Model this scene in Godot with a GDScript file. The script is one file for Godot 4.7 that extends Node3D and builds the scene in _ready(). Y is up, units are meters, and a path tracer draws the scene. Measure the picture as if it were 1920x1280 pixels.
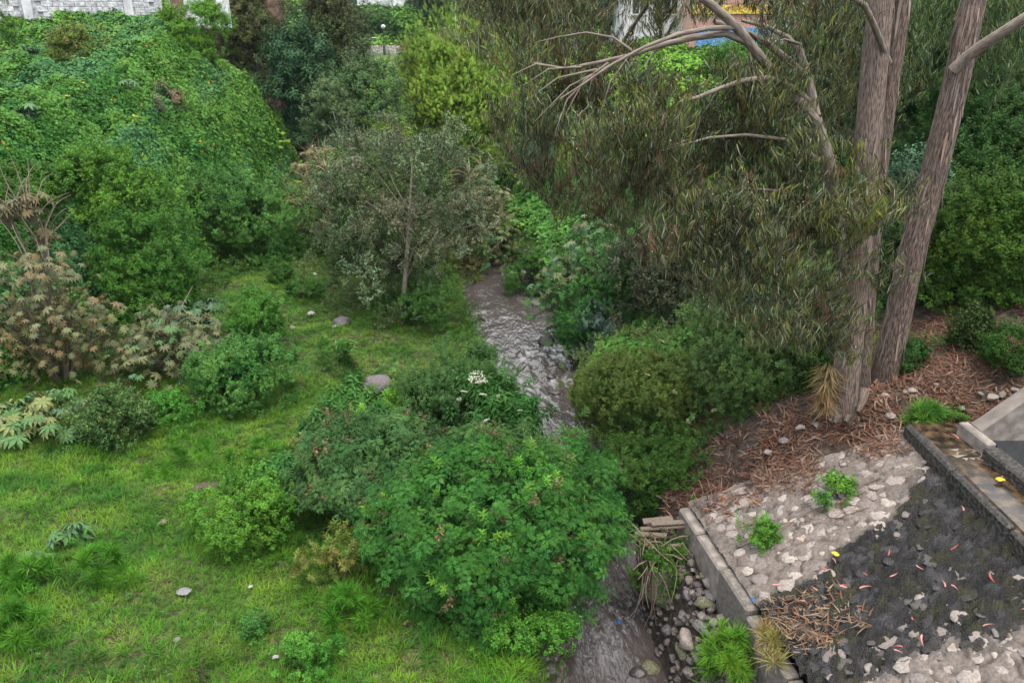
extends Node3D
# A ravine seen from a bridge: lawn and creeper-covered slope on the left, a murky stream, a stone weir apron and eucalyptus trees on the right.

var used := {}
var mats := {}
var lib := {}
var rocks: Array[ArrayMesh] = []
var rock_mats: Array[Material] = []
var n_big := FastNoiseLite.new()
var n_mid := FastNoiseLite.new()
var n_fine := FastNoiseLite.new()

# ---------------------------------------------------------------- helpers

class Geo:
	var v := PackedVector3Array()
	var n := PackedVector3Array()
	var c := PackedColorArray()
	var uv := PackedVector2Array()
	var ix := PackedInt32Array()

	func tri(a: Vector3, b: Vector3, d: Vector3, col: Color) -> void:
		var k := v.size()
		v.append_array([a, b, d])
		c.append_array([col, col, col])
		ix.append_array([k, k + 1, k + 2])

	func leaf(p: Vector3, d: Vector3, s: Vector3, ln: float, w: float, fold: float, droop: float, col: Color, wide := 0.42) -> void:
		var nn := s.cross(d)
		var m := p + d * ln * wide + Vector3.DOWN * droop * ln * 0.25
		var k := v.size()
		v.append_array([p, m + s * w * 0.5 + nn * fold * w, p + d * ln + Vector3.DOWN * droop * ln, m - s * w * 0.5 + nn * fold * w])
		c.append_array([col, col, col, col])
		ix.append_array([k, k + 1, k + 2, k, k + 2, k + 3])

	func blade(p: Vector3, d: Vector3, s: Vector3, ln: float, w: float, bend: Vector3, col: Color, tip: Color, segs := 3) -> void:
		var k := v.size()
		v.append(p - s * w * 0.3)
		v.append(p + s * w * 0.3)
		c.append(col)
		c.append(col)
		for i in range(1, segs + 1):
			var t := float(i) / segs
			var q := p + d * ln * t + bend * ln * t * t
			var ww := w * 0.5 * (1.0 - t * t) if i < segs else 0.0
			var cc := col.lerp(tip, t)
			if i < segs:
				v.append(q - s * ww)
				v.append(q + s * ww)
				c.append(cc)
				c.append(cc)
				var b := k + (i - 1) * 2
				ix.append_array([b, b + 1, b + 3, b, b + 3, b + 2])
			else:
				v.append(q)
				c.append(cc)
				var b := k + (i - 1) * 2
				ix.append_array([b, b + 1, b + 2])

	func tube(pts: Array, radii: Array, sides := 8, col := Color.WHITE, wobble := 0.0) -> void:   # smooth, with normals and uv
		var k := v.size()
		var along := 0.0
		var side := Vector3.RIGHT
		for i in pts.size():
			var d: Vector3 = (pts[mini(i + 1, pts.size() - 1)] - pts[maxi(i - 1, 0)]).normalized()
			if i > 0:
				along += pts[i].distance_to(pts[i - 1])
			side = (side - d * side.dot(d))
			side = side.normalized() if side.length() > 0.01 else d.cross(Vector3.FORWARD).normalized()
			var up := d.cross(side)
			for j in sides + 1:
				var a := TAU * j / sides
				var o := side * cos(a) + up * sin(a)
				var r: float = radii[i] * (1.0 + wobble * sin(a * 3.0 + i * 1.7) * 0.6 + wobble * sin(a * 5.0 - i * 0.9) * 0.4)
				v.append(pts[i] + o * r)
				n.append(o)
				c.append(col)
				uv.append(Vector2(float(j) / sides, along))
		for i in pts.size() - 1:
			for j in sides:
				var a := k + i * (sides + 1) + j
				var b := a + sides + 1
				ix.append_array([a, b, a + 1, a + 1, b, b + 1])

	func box(t: Transform3D, size: Vector3, bevel := 0.0, col := Color.WHITE) -> void:   # flat shaded, chamfered along its twelve edges
		var h := size * 0.5
		var b := minf(bevel, minf(h.x, minf(h.y, h.z)) * 0.6)
		var pt := func(sx: float, sy: float, sz: float, ax: int) -> Vector3:
			var p := Vector3(sx * (h.x if ax == 0 else h.x - b), sy * (h.y if ax == 1 else h.y - b), sz * (h.z if ax == 2 else h.z - b))
			return t * p
		var quad := func(a: Vector3, bb: Vector3, cc: Vector3, dd: Vector3) -> void:
			var mid := (a + bb + cc + dd) * 0.25 - t.origin
			if (bb - a).cross(cc - a).dot(mid) > 0.0:
				tri(a, cc, bb, col)
				tri(a, dd, cc, col)
			else:
				tri(a, bb, cc, col)
				tri(a, cc, dd, col)
		for s in [-1.0, 1.0]:
			quad.call(pt.call(s, -1, -1, 0), pt.call(s, 1, -1, 0), pt.call(s, 1, 1, 0), pt.call(s, -1, 1, 0))
			quad.call(pt.call(-1, s, -1, 1), pt.call(1, s, -1, 1), pt.call(1, s, 1, 1), pt.call(-1, s, 1, 1))
			quad.call(pt.call(-1, -1, s, 2), pt.call(1, -1, s, 2), pt.call(1, 1, s, 2), pt.call(-1, 1, s, 2))
		if b > 0.0:
			for s in [-1.0, 1.0]:
				for q in [-1.0, 1.0]:
					quad.call(pt.call(s, q, -1, 0), pt.call(s, q, 1, 0), pt.call(s, q, 1, 1), pt.call(s, q, -1, 1))
					quad.call(pt.call(s, -1, q, 0), pt.call(s, 1, q, 0), pt.call(s, 1, q, 2), pt.call(s, -1, q, 2))
					quad.call(pt.call(-1, s, q, 1), pt.call(1, s, q, 1), pt.call(1, s, q, 2), pt.call(-1, s, q, 2))
					for e in [-1.0, 1.0]:
						var a: Vector3 = pt.call(s, q, e, 0)
						var bb: Vector3 = pt.call(s, q, e, 1)
						var cc: Vector3 = pt.call(s, q, e, 2)
						if (bb - a).cross(cc - a).dot((a + bb + cc) / 3.0 - t.origin) > 0.0:
							tri(a, cc, bb, col)
						else:
							tri(a, bb, cc, col)

	func mesh(m: Material, smooth := false) -> ArrayMesh:
		var a := []
		a.resize(Mesh.ARRAY_MAX)
		if smooth:
			n.resize(v.size())
			n.fill(Vector3.ZERO)
			for i in range(0, ix.size(), 3):
				var f := (v[ix[i + 2]] - v[ix[i]]).cross(v[ix[i + 1]] - v[ix[i]])
				for j in 3:
					n[ix[i + j]] += f
			for i in n.size():
				n[i] = n[i].normalized() if n[i].length() > 1e-9 else Vector3.UP
		a[Mesh.ARRAY_VERTEX] = v
		if n.size() == v.size():
			a[Mesh.ARRAY_NORMAL] = n
		if uv.size() == v.size():
			a[Mesh.ARRAY_TEX_UV] = uv
		a[Mesh.ARRAY_COLOR] = c
		a[Mesh.ARRAY_INDEX] = ix
		var out := ArrayMesh.new()
		out.add_surface_from_arrays(Mesh.PRIMITIVE_TRIANGLES, a)
		out.surface_set_material(0, m)
		return out


func numbered(called: String) -> String:
	var k: int = used.get(called, 0)
	used[called] = k + 1
	return called if k == 0 else "%s_%03d" % [called, k]

func tag(o: Node, label: String, category: String, group := "") -> void:
	o.set_meta("label", label)
	o.set_meta("category", category)
	if group:
		o.set_meta("group", group)

func thing(called: String, label: String, category: String, at: Vector3, group := "", turn := 0.0) -> Node3D:
	var o := Node3D.new()
	o.name = numbered(called)
	add_child(o)
	o.position = at
	o.rotation.y = turn
	tag(o, label, category, group)
	return o

func part(called: String, m: Mesh, parent: Node, t := Transform3D.IDENTITY, mat: Material = null) -> MeshInstance3D:
	var o := MeshInstance3D.new()
	o.name = called if parent != self else numbered(called)
	o.mesh = m
	o.transform = t
	if mat:
		o.set_surface_override_material(0, mat)
	parent.add_child(o, true)
	return o

func structure(called: String, m: Mesh) -> MeshInstance3D:
	var o := part(called, m, self)
	o.set_meta("kind", "structure")
	return o

func swarm(called: String, parent: Node, m: Mesh, where: Array, tint: PackedColorArray) -> MultiMeshInstance3D:
	var mm := MultiMesh.new()
	mm.transform_format = MultiMesh.TRANSFORM_3D
	mm.use_colors = true
	mm.mesh = m
	mm.instance_count = where.size()
	for i in where.size():
		mm.set_instance_transform(i, where[i])
		mm.set_instance_color(i, tint[i])
	var o := MultiMeshInstance3D.new()
	o.name = called if parent != self else numbered(called)
	o.multimesh = mm
	o.set_meta("kind", "stuff")
	parent.add_child(o, true)
	return o

func swarms(called: String, parent: Node, kinds: Array, where: Array, tint: PackedColorArray) -> void:   # one swarm for each variant of a spray
	var w := []
	var t := []
	for k in kinds:
		w.append([])
		t.append(PackedColorArray())
	for i in where.size():
		var k := (i * 7 + i / 5) % kinds.size()
		w[k].append(where[i])
		t[k].append(tint[i])
	for k in kinds.size():
		if w[k].size():
			swarm(called, parent, kinds[k], w[k], t[k])

func rnd(s: int) -> RandomNumberGenerator:
	var r := RandomNumberGenerator.new()
	r.seed = s * 7919 + 13
	return r

func dir(r: RandomNumberGenerator) -> Vector3:
	var z := r.randf_range(-1.0, 1.0)
	var a := r.randf() * TAU
	var q := sqrt(1.0 - z * z)
	return Vector3(q * cos(a), z, q * sin(a))

func facing(up: Vector3, yaw: float, size: float, at: Vector3) -> Transform3D:   # y axis along up, turned by yaw about it
	var y := up.normalized()
	var x := y.cross(Vector3(0.31, 0.2, 0.93)).normalized()
	var b := Basis(x, y, x.cross(y)).rotated(y, yaw)
	return Transform3D(b.scaled(Vector3.ONE * size), at)

func vary(c: Color, r: RandomNumberGenerator, much: float) -> Color:
	var k := 1.0 + r.randf_range(-much, much)
	return Color(c.r * k * (1.0 + r.randf_range(-much, much) * 0.5), c.g * k, c.b * k * (1.0 + r.randf_range(-much, much) * 0.4))

func ramp(a: Array) -> Gradient:
	var g := Gradient.new()
	var o := PackedFloat32Array()
	var c := PackedColorArray()
	for e in a:
		o.append(e[0])
		c.append(e[1])
	g.offsets = o
	g.colors = c
	return g

func noise_tex(freq: float, g: Gradient, size := 512, kind := FastNoiseLite.TYPE_SIMPLEX_SMOOTH, oct := 5, s := 1) -> NoiseTexture2D:
	var n := FastNoiseLite.new()
	n.seed = s
	n.noise_type = kind
	n.frequency = freq
	n.fractal_octaves = oct
	var t := NoiseTexture2D.new()
	t.width = size
	t.height = size
	t.seamless = true
	t.noise = n
	t.color_ramp = g
	return t

func grey(a: float, b: float) -> Gradient:
	return ramp([[0.2, Color(a, a, a)], [0.8, Color(b, b, b)]])

func mat(called: String, rough: float, tint := Color.WHITE, back := 0.0) -> StandardMaterial3D:
	var m := StandardMaterial3D.new()
	m.resource_name = called
	m.vertex_color_use_as_albedo = true
	m.albedo_color = tint.linear_to_srgb()
	m.roughness = rough
	m.cull_mode = BaseMaterial3D.CULL_DISABLED
	if back > 0.0:
		m.backlight_enabled = true
		m.backlight = Color(back, back, back).linear_to_srgb()
	mats[called] = m
	return m

func rough_mat(called: String, tint: Color, rough: float, tex: Texture2D, tex_scale: float, bump := 0.0, bump_tex: Texture2D = null) -> StandardMaterial3D:   # triplanar grain in the world's own metres
	var m := mat(called, rough, tint)
	m.albedo_texture = tex
	m.uv1_triplanar = true
	m.uv1_world_triplanar = true
	m.uv1_scale = Vector3.ONE * tex_scale
	if bump > 0.0:
		m.heightmap_enabled = true
		m.heightmap_texture = bump_tex if bump_tex else tex
		m.heightmap_scale = bump
	return m

# ---------------------------------------------------------------- the ground's shape
# Cross-sections of the ravine at several z: far plateau, crest, mid slope, toe, lawn, bank, water's left and right edge, bank, slope, upper slope, far right.
var SECT := [
	[6.0, [-60, 7.0, -24, 6.3, -20, 4.5, -18, 1.6, -8, 1.3, -0.3, 0.9, 0.2, -0.9, 2.5, -0.9, 3.2, 0.3, 6, 0.8, 12, 3.4, 40, 9]],
	[-7.0, [-60, 7.0, -20, 6.3, -17, 4.5, -14.5, 1.5, -7, 1.25, 0.05, 0.75, 0.6, -0.9, 2.2, -0.9, 2.95, 0.5, 6, 1.0, 10, 3.4, 40, 9]],
	[-9.6, [-60, 7.0, -18, 6.3, -15, 4.5, -13, 1.5, -6.5, 1.25, 0.5, 0.7, 1.0, -0.9, 2.0, -0.9, 2.75, 0.95, 5, 1.2, 10, 3.6, 40, 9]],
	[-11.5, [-60, 7.0, -17.5, 6.3, -14.4, 4.5, -12, 1.4, -6, 1.2, 0.3, 0.7, 0.8, -0.5, 2.1, -0.5, 2.7, 1.1, 5.4, 2.75, 10, 3.9, 40, 9]],
	[-15.0, [-60, 7.0, -15.8, 6.3, -12.8, 4.5, -10.6, 1.4, -5, 1.2, -0.3, 0.6, 0.3, -0.3, 1.75, -0.3, 2.4, 0.8, 4.6, 2.0, 10, 4.2, 40, 9]],
	[-18.7, [-60, 7.0, -14.8, 6.3, -12.2, 4.5, -10.2, 1.4, -4.5, 1.2, -0.8, 0.6, -0.1, -0.3, 1.85, -0.3, 2.5, 0.8, 5, 2.2, 11, 4.8, 40, 9]],
	[-22.0, [-60, 7.0, -14.3, 6.3, -11.9, 4.6, -9.9, 1.4, -4.5, 1.2, -1.6, 0.6, -0.95, -0.3, 1.5, -0.3, 2.0, 0.8, 5, 2.6, 11, 5, 40, 9]],
	[-25.0, [-60, 7.0, -14.0, 6.6, -11.8, 4.9, -9.7, 1.4, -5, 1.2, -2.1, 0.6, -1.5, -0.3, 0.8, -0.3, 1.3, 0.9, 4.5, 2.8, 11, 5.2, 40, 9]],
	[-29.0, [-60, 7.1, -13.6, 7.1, -11.4, 5.4, -9.3, 1.6, -6, 1.3, -2.4, 0.6, -1.8, -0.2, -0.45, -0.2, 0.3, 1.0, 3.5, 3.0, 11, 5.5, 40, 9]],
	[-33.0, [-60, 8.2, -13.6, 8.5, -11.3, 6.3, -9.2, 2.0, -6.6, 1.45, -3.6, 0.8, -3.0, -0.15, -1.4, -0.15, -0.6, 1.05, 2.8, 3.3, 10.5, 5.8, 40, 9.2]],
	[-36.0, [-60, 8.7, -15.0, 9.2, -12.2, 6.6, -9.6, 2.4, -7.4, 1.6, -5.2, 1.0, -4.5, -0.1, -2.7, -0.1, -1.9, 1.1, 2, 3.6, 10, 6, 40, 9.5]],
	[-50.0, [-60, 10, -26, 9, -19, 6, -15, 3, -11, 2, -8.8, 1.5, -8.2, 0.5, -6.2, 0.5, -5.2, 1.7, 0, 4.5, 10, 7.4, 40, 10]],
	[-70.0, [-60, 11, -34, 9, -27, 6.5, -22, 4, -16, 3.2, -13, 2.6, -12.3, 2.0, -10, 2.0, -9, 3, -4, 6, 10, 9, 40, 11]],
	[-84.0, [-60, 12, -40, 10, -30, 7, -24, 6.6, -18, 6.4, -14, 6.4, -13.3, 6.4, -11, 6.4, -10, 6.4, -4, 7, 10, 10, 40, 12]],
	[-92.0, [-60, 12, -40, 10, -30, 8, -24, 7.2, -18, 6.6, -14, 6.6, -13.3, 6.6, -11, 6.6, -10, 6.6, -4, 7.4, 10, 10.5, 40, 13]],
	[-112.0, [-60, 15, -40, 13, -30, 12, -24, 11, -18, 10.4, -14, 10, -13.3, 10, -11, 10, -10, 10, -4, 10.6, 10, 13, 40, 16]],
	[-150.0, [-60, 20, -40, 18, -30, 17, -24, 17, -18, 17, -14, 17, -13.3, 17, -11, 17, -10, 17, -4, 17, 10, 18, 40, 20]],
	[-300.0, [-60, 38, -40, 38, -30, 38, -24, 38, -18, 38, -14, 38, -13.3, 38, -11, 38, -10, 38, -4, 38, 10, 38, 40, 38]],
]

func apron_edge(z: float) -> float:
	return 2.87 + (z + 9.49) * 0.171

func ground(x: float, z: float, rough := true) -> Vector2:   # (height, place along the cross-section: 3 = toe of the left slope, 5 = left bank, 6..7 = stream, 8 = right bank)
	var i := 0
	while i < SECT.size() - 2 and z < SECT[i + 1][0]:
		i += 1
	var a: Array = SECT[i][1]
	var b: Array = SECT[i + 1][1]
	var t := clampf((z - SECT[i][0]) / (SECT[i + 1][0] - SECT[i][0]), 0.0, 1.0)
	var x0: float = lerpf(a[0], b[0], t)
	var h0: float = lerpf(a[1], b[1], t)
	var u := 0.0
	var h := h0
	for k in range(1, 12):
		var x1: float = lerpf(a[k * 2], b[k * 2], t)
		var h1: float = lerpf(a[k * 2 + 1], b[k * 2 + 1], t)
		if x < x1 or k == 11:
			var s := clampf((x - x0) / (x1 - x0), 0.0, 1.0)
			u = k - 1 + s
			h = lerpf(h0, h1, lerpf(s, smoothstep(0.0, 1.0, s), 0.6))
			break
		x0 = x1
		h0 = h1
	if rough:
		var hill := smoothstep(3.2, 2.6, u)
		h += hill * lerpf(0.3, 1.0, smoothstep(1.2, 2.0, u)) * (n_big.get_noise_2d(x * 1.3, z * 1.3) * 0.9 + n_mid.get_noise_2d(x * 0.9, z * 0.9) * 0.55)
		h += (1.0 - hill) * (n_big.get_noise_2d(x, z) * 0.16 + n_mid.get_noise_2d(x, z) * 0.10) * (0.25 if u > 5.8 and u < 7.2 else 1.0)
		if z < -60.0:
			h += n_big.get_noise_2d(x * 0.3, z * 0.3) * minf((-60.0 - z) * 0.06, 1.5) * smoothstep(-96.0, -104.0, z)
	if z > -10.25 and x > apron_edge(z) - 0.02 and x < 10.5:
		h = minf(h, -0.1)
	return Vector2(h, u)

func on_ground(x: float, z: float, lift := 0.0) -> Vector3:
	return Vector3(x, ground(x, z).x + lift, z)

func apron_y(x: float, z: float) -> float:
	var e := apron_edge(z)
	return lerpf(1.42, 2.78, clampf((x - e) / (6.05 - e), -0.2, 1.0))

# ---------------------------------------------------------------- the kinds of spray (a twig with its leaves)

func twig(g: Geo, r: RandomNumberGenerator, ln: float, bark: Color, droop: float) -> Array:
	var pts := []
	var p := Vector3.ZERO
	var d := Vector3(r.randf_range(-0.2, 0.2), 1.0, r.randf_range(-0.2, 0.2)).normalized()
	for i in 5:
		pts.append(p)
		p += d * ln / 4.0
		d = (d + Vector3(r.randf_range(-0.15, 0.15), -droop * 0.35, r.randf_range(-0.15, 0.15))).normalized()
	for i in 4:
		var s := (pts[i + 1] - pts[i] as Vector3).cross(Vector3(0.6, 0.1, 0.8)).normalized() * ln * 0.008
		g.tri(pts[i] - s, pts[i] + s, pts[i + 1], bark)
	return pts

func along(pts: Array, t: float) -> Vector3:
	var f := t * (pts.size() - 1)
	var i := mini(int(f), pts.size() - 2)
	return (pts[i] as Vector3).lerp(pts[i + 1], f - i)

func make_spray(kind: String, s: int) -> ArrayMesh:
	var r := rnd(s + hash(kind) % 1000)
	var g := Geo.new()
	var m: Material = mats.leaf
	match kind:
		"oval":     # small oval leaves round a twig
			var p := twig(g, r, 0.30, Color(0.06, 0.045, 0.03), 0.3)
			for i in 26:
				var a := r.randf() * TAU
				var d := Vector3(cos(a), r.randf_range(-0.5, 0.9), sin(a)).normalized()
				g.leaf(along(p, 0.1 + 0.9 * r.randf()) + dir(r) * 0.05, d, (d.cross(Vector3.UP) + dir(r) * 0.5).normalized(), r.randf_range(0.05, 0.10), 0.040, 0.12, r.randf_range(0.0, 0.25), vary(Color(1, 1, 1), r, 0.42))
		"round":    # a mat of rounded creeper leaves, lying in the plane across y
			for i in 15:
				var q := Vector3(r.randf_range(-0.24, 0.24), r.randf_range(-0.02, 0.11), r.randf_range(-0.24, 0.24))
				var a := r.randf() * TAU
				var d := Vector3(cos(a), r.randf_range(-0.35, 0.25), sin(a)).normalized()
				var sd := d.cross(Vector3(r.randf_range(-0.4, 0.4), 1, r.randf_range(-0.4, 0.4))).normalized()
				var col := vary(Color(1, 1, 1), r, 0.25)
				var ln := r.randf_range(0.08, 0.14)
				g.leaf(q, d, sd, ln, ln * 1.0, 0.1, 0.15, col, 0.35)
				g.leaf(q + d * ln * 0.1, (d + sd * 0.8).normalized(), (sd - d * 0.8).normalized(), ln * 0.75, ln * 0.55, 0.05, 0.15, col, 0.45)
				g.leaf(q + d * ln * 0.1, (d - sd * 0.8).normalized(), (sd + d * 0.8).normalized(), ln * 0.75, ln * 0.55, 0.05, 0.15, col, 0.45)
		"fern":     # feathery, deeply cut leaves spreading like a star round the tip of a shoot
			var p := twig(g, r, 0.22, Color(0.06, 0.06, 0.03), 0.2)
			for i in 9:
				var a := i * 2.4 + r.randf() * 0.7
				var up := 0.8 - 1.0 * float(i) / 10.0 + r.randf_range(-0.2, 0.2)
				var d := Vector3(cos(a), up, sin(a)).normalized()
				var o := along(p, 1.0 - 0.85 * i / 10.0)
				var ln := r.randf_range(0.13, 0.24)
				var sd := (d.cross(Vector3.UP) + dir(r) * 0.25).normalized()
				var col := vary(Color(1, 1, 1), r, 0.3)
				for k in 3:
					var t := 0.3 + 0.24 * k
					var q := o + d * ln * t + Vector3.DOWN * ln * t * t * 0.5
					var l := ln * (0.62 - 0.42 * absf(t - 0.4))
					for e in [-1.0, 1.0]:
						var ld: Vector3 = (d * 0.9 + sd * e * 0.62 + Vector3.DOWN * 0.35 * t + dir(r) * 0.12).normalized()
						g.leaf(q, ld, ld.cross(Vector3.UP).normalized(), l, 0.022, 0.1, 0.35, vary(col, r, 0.25))
				var tip := o + d * ln * 0.85 + Vector3.DOWN * ln * 0.38
				g.leaf(tip, (d + Vector3.DOWN * 0.7).normalized(), sd, ln * 0.55, 0.023, 0.1, 0.3, col)
		"lance":    # long, broad, hanging leaves of elder or nightshade
			var p := twig(g, r, 0.32, Color(0.07, 0.08, 0.03), 0.15)
			for i in 15:
				var a := i * 2.4
				var d := Vector3(cos(a), 0.55 - 0.5 * (1.0 - i / 15.0), sin(a)).normalized()
				var ln := r.randf_range(0.15, 0.23)
				g.leaf(along(p, 0.15 + 0.85 * i / 15.0), d, d.cross(Vector3.UP).normalized(), ln, ln * 0.30, 0.15, r.randf_range(0.3, 0.65), vary(Color(1, 1, 1), r, 0.18))
		"shoot":    # bright narrow leaves in an upright rosette
			var p := twig(g, r, 0.30, Color(0.08, 0.09, 0.03), 0.1)
			for i in 22:
				var a := i * 2.4
				var d := Vector3(cos(a), 0.35 + 0.6 * i / 22.0, sin(a)).normalized()
				g.leaf(along(p, 0.15 + 0.85 * i / 22.0), d, d.cross(Vector3.UP).normalized(), r.randf_range(0.10, 0.15), 0.032, 0.15, r.randf_range(0.1, 0.4), vary(Color(1, 1, 1), r, 0.16))
		"euca", "eucared", "eucayellow":     # sickle leaves hanging from a drooping twig
			var p := twig(g, r, 0.55, Color(0.10, 0.06, 0.045), 1.0)
			for i in 28:
				var a := r.randf() * TAU
				var d := Vector3(cos(a) * 0.42, -1.0 + r.randf() * 0.3, sin(a) * 0.42).normalized()
				var sd := d.cross(dir(r)).normalized()
				var col: Color = [Color(0.11, 0.14, 0.065), Color(0.10, 0.145, 0.085), Color(0.145, 0.12, 0.075), Color(0.07, 0.085, 0.055), Color(0.17, 0.19, 0.05), Color(0.28, 0.275, 0.22), Color(0.035, 0.042, 0.024)][r.randi() % 7]
				if kind == "eucared":
					col = [Color(0.20, 0.10, 0.07), Color(0.15, 0.08, 0.055), Color(0.11, 0.10, 0.06), Color(0.17, 0.12, 0.09)][r.randi() % 4]
				if kind == "eucayellow":
					col = [Color(0.22, 0.235, 0.06), Color(0.15, 0.19, 0.05), Color(0.11, 0.13, 0.05), Color(0.24, 0.21, 0.07)][r.randi() % 4]
				g.blade(along(p, 0.15 + 0.85 * i / 19.0), d, sd, r.randf_range(0.10, 0.19), 0.0145, sd.cross(d) * r.randf_range(-0.35, 0.35), vary(col, r, 0.35), vary(col, r, 0.35), 3)
			if s % 4 == 1:
				for i in 2:
					var q := along(p, r.randf()) + dir(r) * 0.04
					for k in 3:
						var d := dir(r)
						g.leaf(q - d * 0.011, d, d.cross(dir(r)).normalized(), 0.022, 0.022, 0.0, 0.0, Color(0.66, 0.66, 0.6))
		"plume":    # fine upright plumes of a lime-green cypress
			var p := twig(g, r, 0.42, Color(0.09, 0.08, 0.02), 0.3)
			for i in 60:
				var a := i * 2.4
				var t := i / 60.0
				var d := Vector3(cos(a), r.randf_range(-0.1, 0.9), sin(a)).normalized()
				g.leaf(along(p, t), d, d.cross(Vector3.UP).normalized(), r.randf_range(0.12, 0.2) * (1.15 - t * 0.6), 0.026, 0.1, r.randf_range(-0.1, 0.35), vary(Color(1, 1, 1), r, 0.2))
		"sparse":   # thin, half bare twigs with little grey-green leaves
			for b in 4:
				var p := twig(g, r, 0.42, Color(0.11, 0.085, 0.075), 0.5)
				for i in 11:
					var d := (dir(r) + Vector3.UP * 0.2).normalized()
					g.leaf(along(p, r.randf_range(0.2, 1.0)) + Vector3(b * 0.02, 0, 0), d, d.cross(dir(r)).normalized(), r.randf_range(0.05, 0.09), 0.042, 0.1, 0.1, vary(Color(1, 1, 1), r, 0.4))
				for i in 2:
					var q := along(p, r.randf())
					var d := (dir(r) + Vector3.UP * 0.5).normalized()
					g.blade(q, d, d.cross(dir(r)).normalized(), 0.34, 0.009, dir(r) * 0.2, Color(0.2, 0.16, 0.145), Color(0.2, 0.16, 0.145), 2)
		"reed":     # arching grey-green cane leaves with dry lower ones
			for i in 14:
				var a := r.randf() * TAU
				var d := Vector3(cos(a) * 0.5, 1.0, sin(a) * 0.5).normalized()
				var col: Color = [Color(0.16, 0.18, 0.11), Color(0.22, 0.20, 0.14), Color(0.20, 0.15, 0.10), Color(0.11, 0.15, 0.08)][r.randi() % 4]
				g.blade(Vector3(0, r.randf() * 0.4, 0), d, d.cross(Vector3.UP).normalized(), r.randf_range(0.45, 0.8), 0.034, Vector3(cos(a), -0.9, sin(a)) * 0.55, vary(col, r, 0.2), vary(col, r, 0.2), 4)
		"grass", "tall", "dry":
			var big := 1.0 if kind != "tall" else 2.6
			for i in (18 if kind != "tall" else 17):
				var a := r.randf() * TAU
				var q := Vector3(cos(a), 0, sin(a)) * r.randf() * 0.075 * (1.0 if big == 1.0 else 1.8)
				var lean := r.randf_range(0.15, 0.8)
				var d := Vector3(cos(a + r.randf_range(-0.8, 0.8)) * lean, 1.0, sin(a + r.randf_range(-0.8, 0.8)) * lean).normalized()
				var col := vary(Color(1, 1, 1), r, 0.22)
				if kind == "dry" and r.randf() < 0.55:
					col = Color(2.3, 1.2, 4.5)
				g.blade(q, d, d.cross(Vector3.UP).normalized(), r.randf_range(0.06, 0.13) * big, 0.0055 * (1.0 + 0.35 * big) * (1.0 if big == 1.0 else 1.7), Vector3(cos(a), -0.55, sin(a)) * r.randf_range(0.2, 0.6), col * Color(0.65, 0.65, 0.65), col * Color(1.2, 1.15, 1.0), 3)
		"strip":    # fallen bark strips and dead leaves, lying in the plane across y
			for i in 8:
				var a := r.randf() * TAU
				var d := Vector3(cos(a), r.randf_range(-0.05, 0.2), sin(a)).normalized()
				var col: Color = [Color(0.17, 0.085, 0.058), Color(0.11, 0.062, 0.046), Color(0.21, 0.14, 0.105), Color(0.07, 0.048, 0.038), Color(0.26, 0.185, 0.145)][r.randi() % 5]
				g.blade(Vector3(r.randf_range(-0.16, 0.16), r.randf_range(0.0, 0.03), r.randf_range(-0.16, 0.16)), d, d.cross(Vector3.UP).normalized(), r.randf_range(0.08, 0.26), 0.026, Vector3(-d.z, r.randf_range(-0.1, 0.15), d.x) * r.randf_range(-0.4, 0.4), vary(col, r, 0.2), vary(col, r, 0.2), 3)
	return g.mesh(m)

func palm_leaf(s: int, lobes: int, deep: float) -> ArrayMesh:   # a castor-oil leaf: pointed lobes round a centre, one metre across
	var r := rnd(s)
	var g := Geo.new()
	var w := Color(1, 1, 1)
	for i in lobes:
		var a := (float(i) / (lobes - 1) - 0.5) * TAU * 0.82
		var ln := 0.52 * (0.62 + 0.38 * cos(a * 0.45)) * r.randf_range(0.9, 1.08)
		var da := TAU * 0.82 / (lobes - 1) * 0.5
		var sag := r.randf_range(0.10, 0.20)
		var tip := Vector3(sin(a) * ln, -sag, cos(a) * ln)
		var mid := Vector3(sin(a) * ln * 0.55, 0.0, cos(a) * ln * 0.55)
		var l := Vector3(sin(a - da) * ln * deep, 0.03, cos(a - da) * ln * deep)
		var q := Vector3(sin(a + da) * ln * deep, 0.03, cos(a + da) * ln * deep)
		var wl := Vector3(sin(a - da * 0.72) * ln * 0.62, 0.015, cos(a - da * 0.72) * ln * 0.62)
		var wq := Vector3(sin(a + da * 0.72) * ln * 0.62, 0.015, cos(a + da * 0.72) * ln * 0.62)
		var rib := w * 1.15
		g.tri(Vector3(0, 0.02, 0), l, mid, rib)
		g.tri(l, wl, mid, w)
		g.tri(wl, tip, mid, w)
		g.tri(Vector3(0, 0.02, 0), mid, q, rib)
		g.tri(q, mid, wq, w)
		g.tri(wq, mid, tip, w)
	g.blade(Vector3(0, 0.01, 0), Vector3(0, -0.3, -0.95), Vector3.RIGHT, 0.5, 0.03, Vector3.DOWN * 0.4, Color(1.3, 1.0, 0.8), Color(1.3, 1.0, 0.8), 2)
	return g.mesh(mats.leaf)

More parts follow.
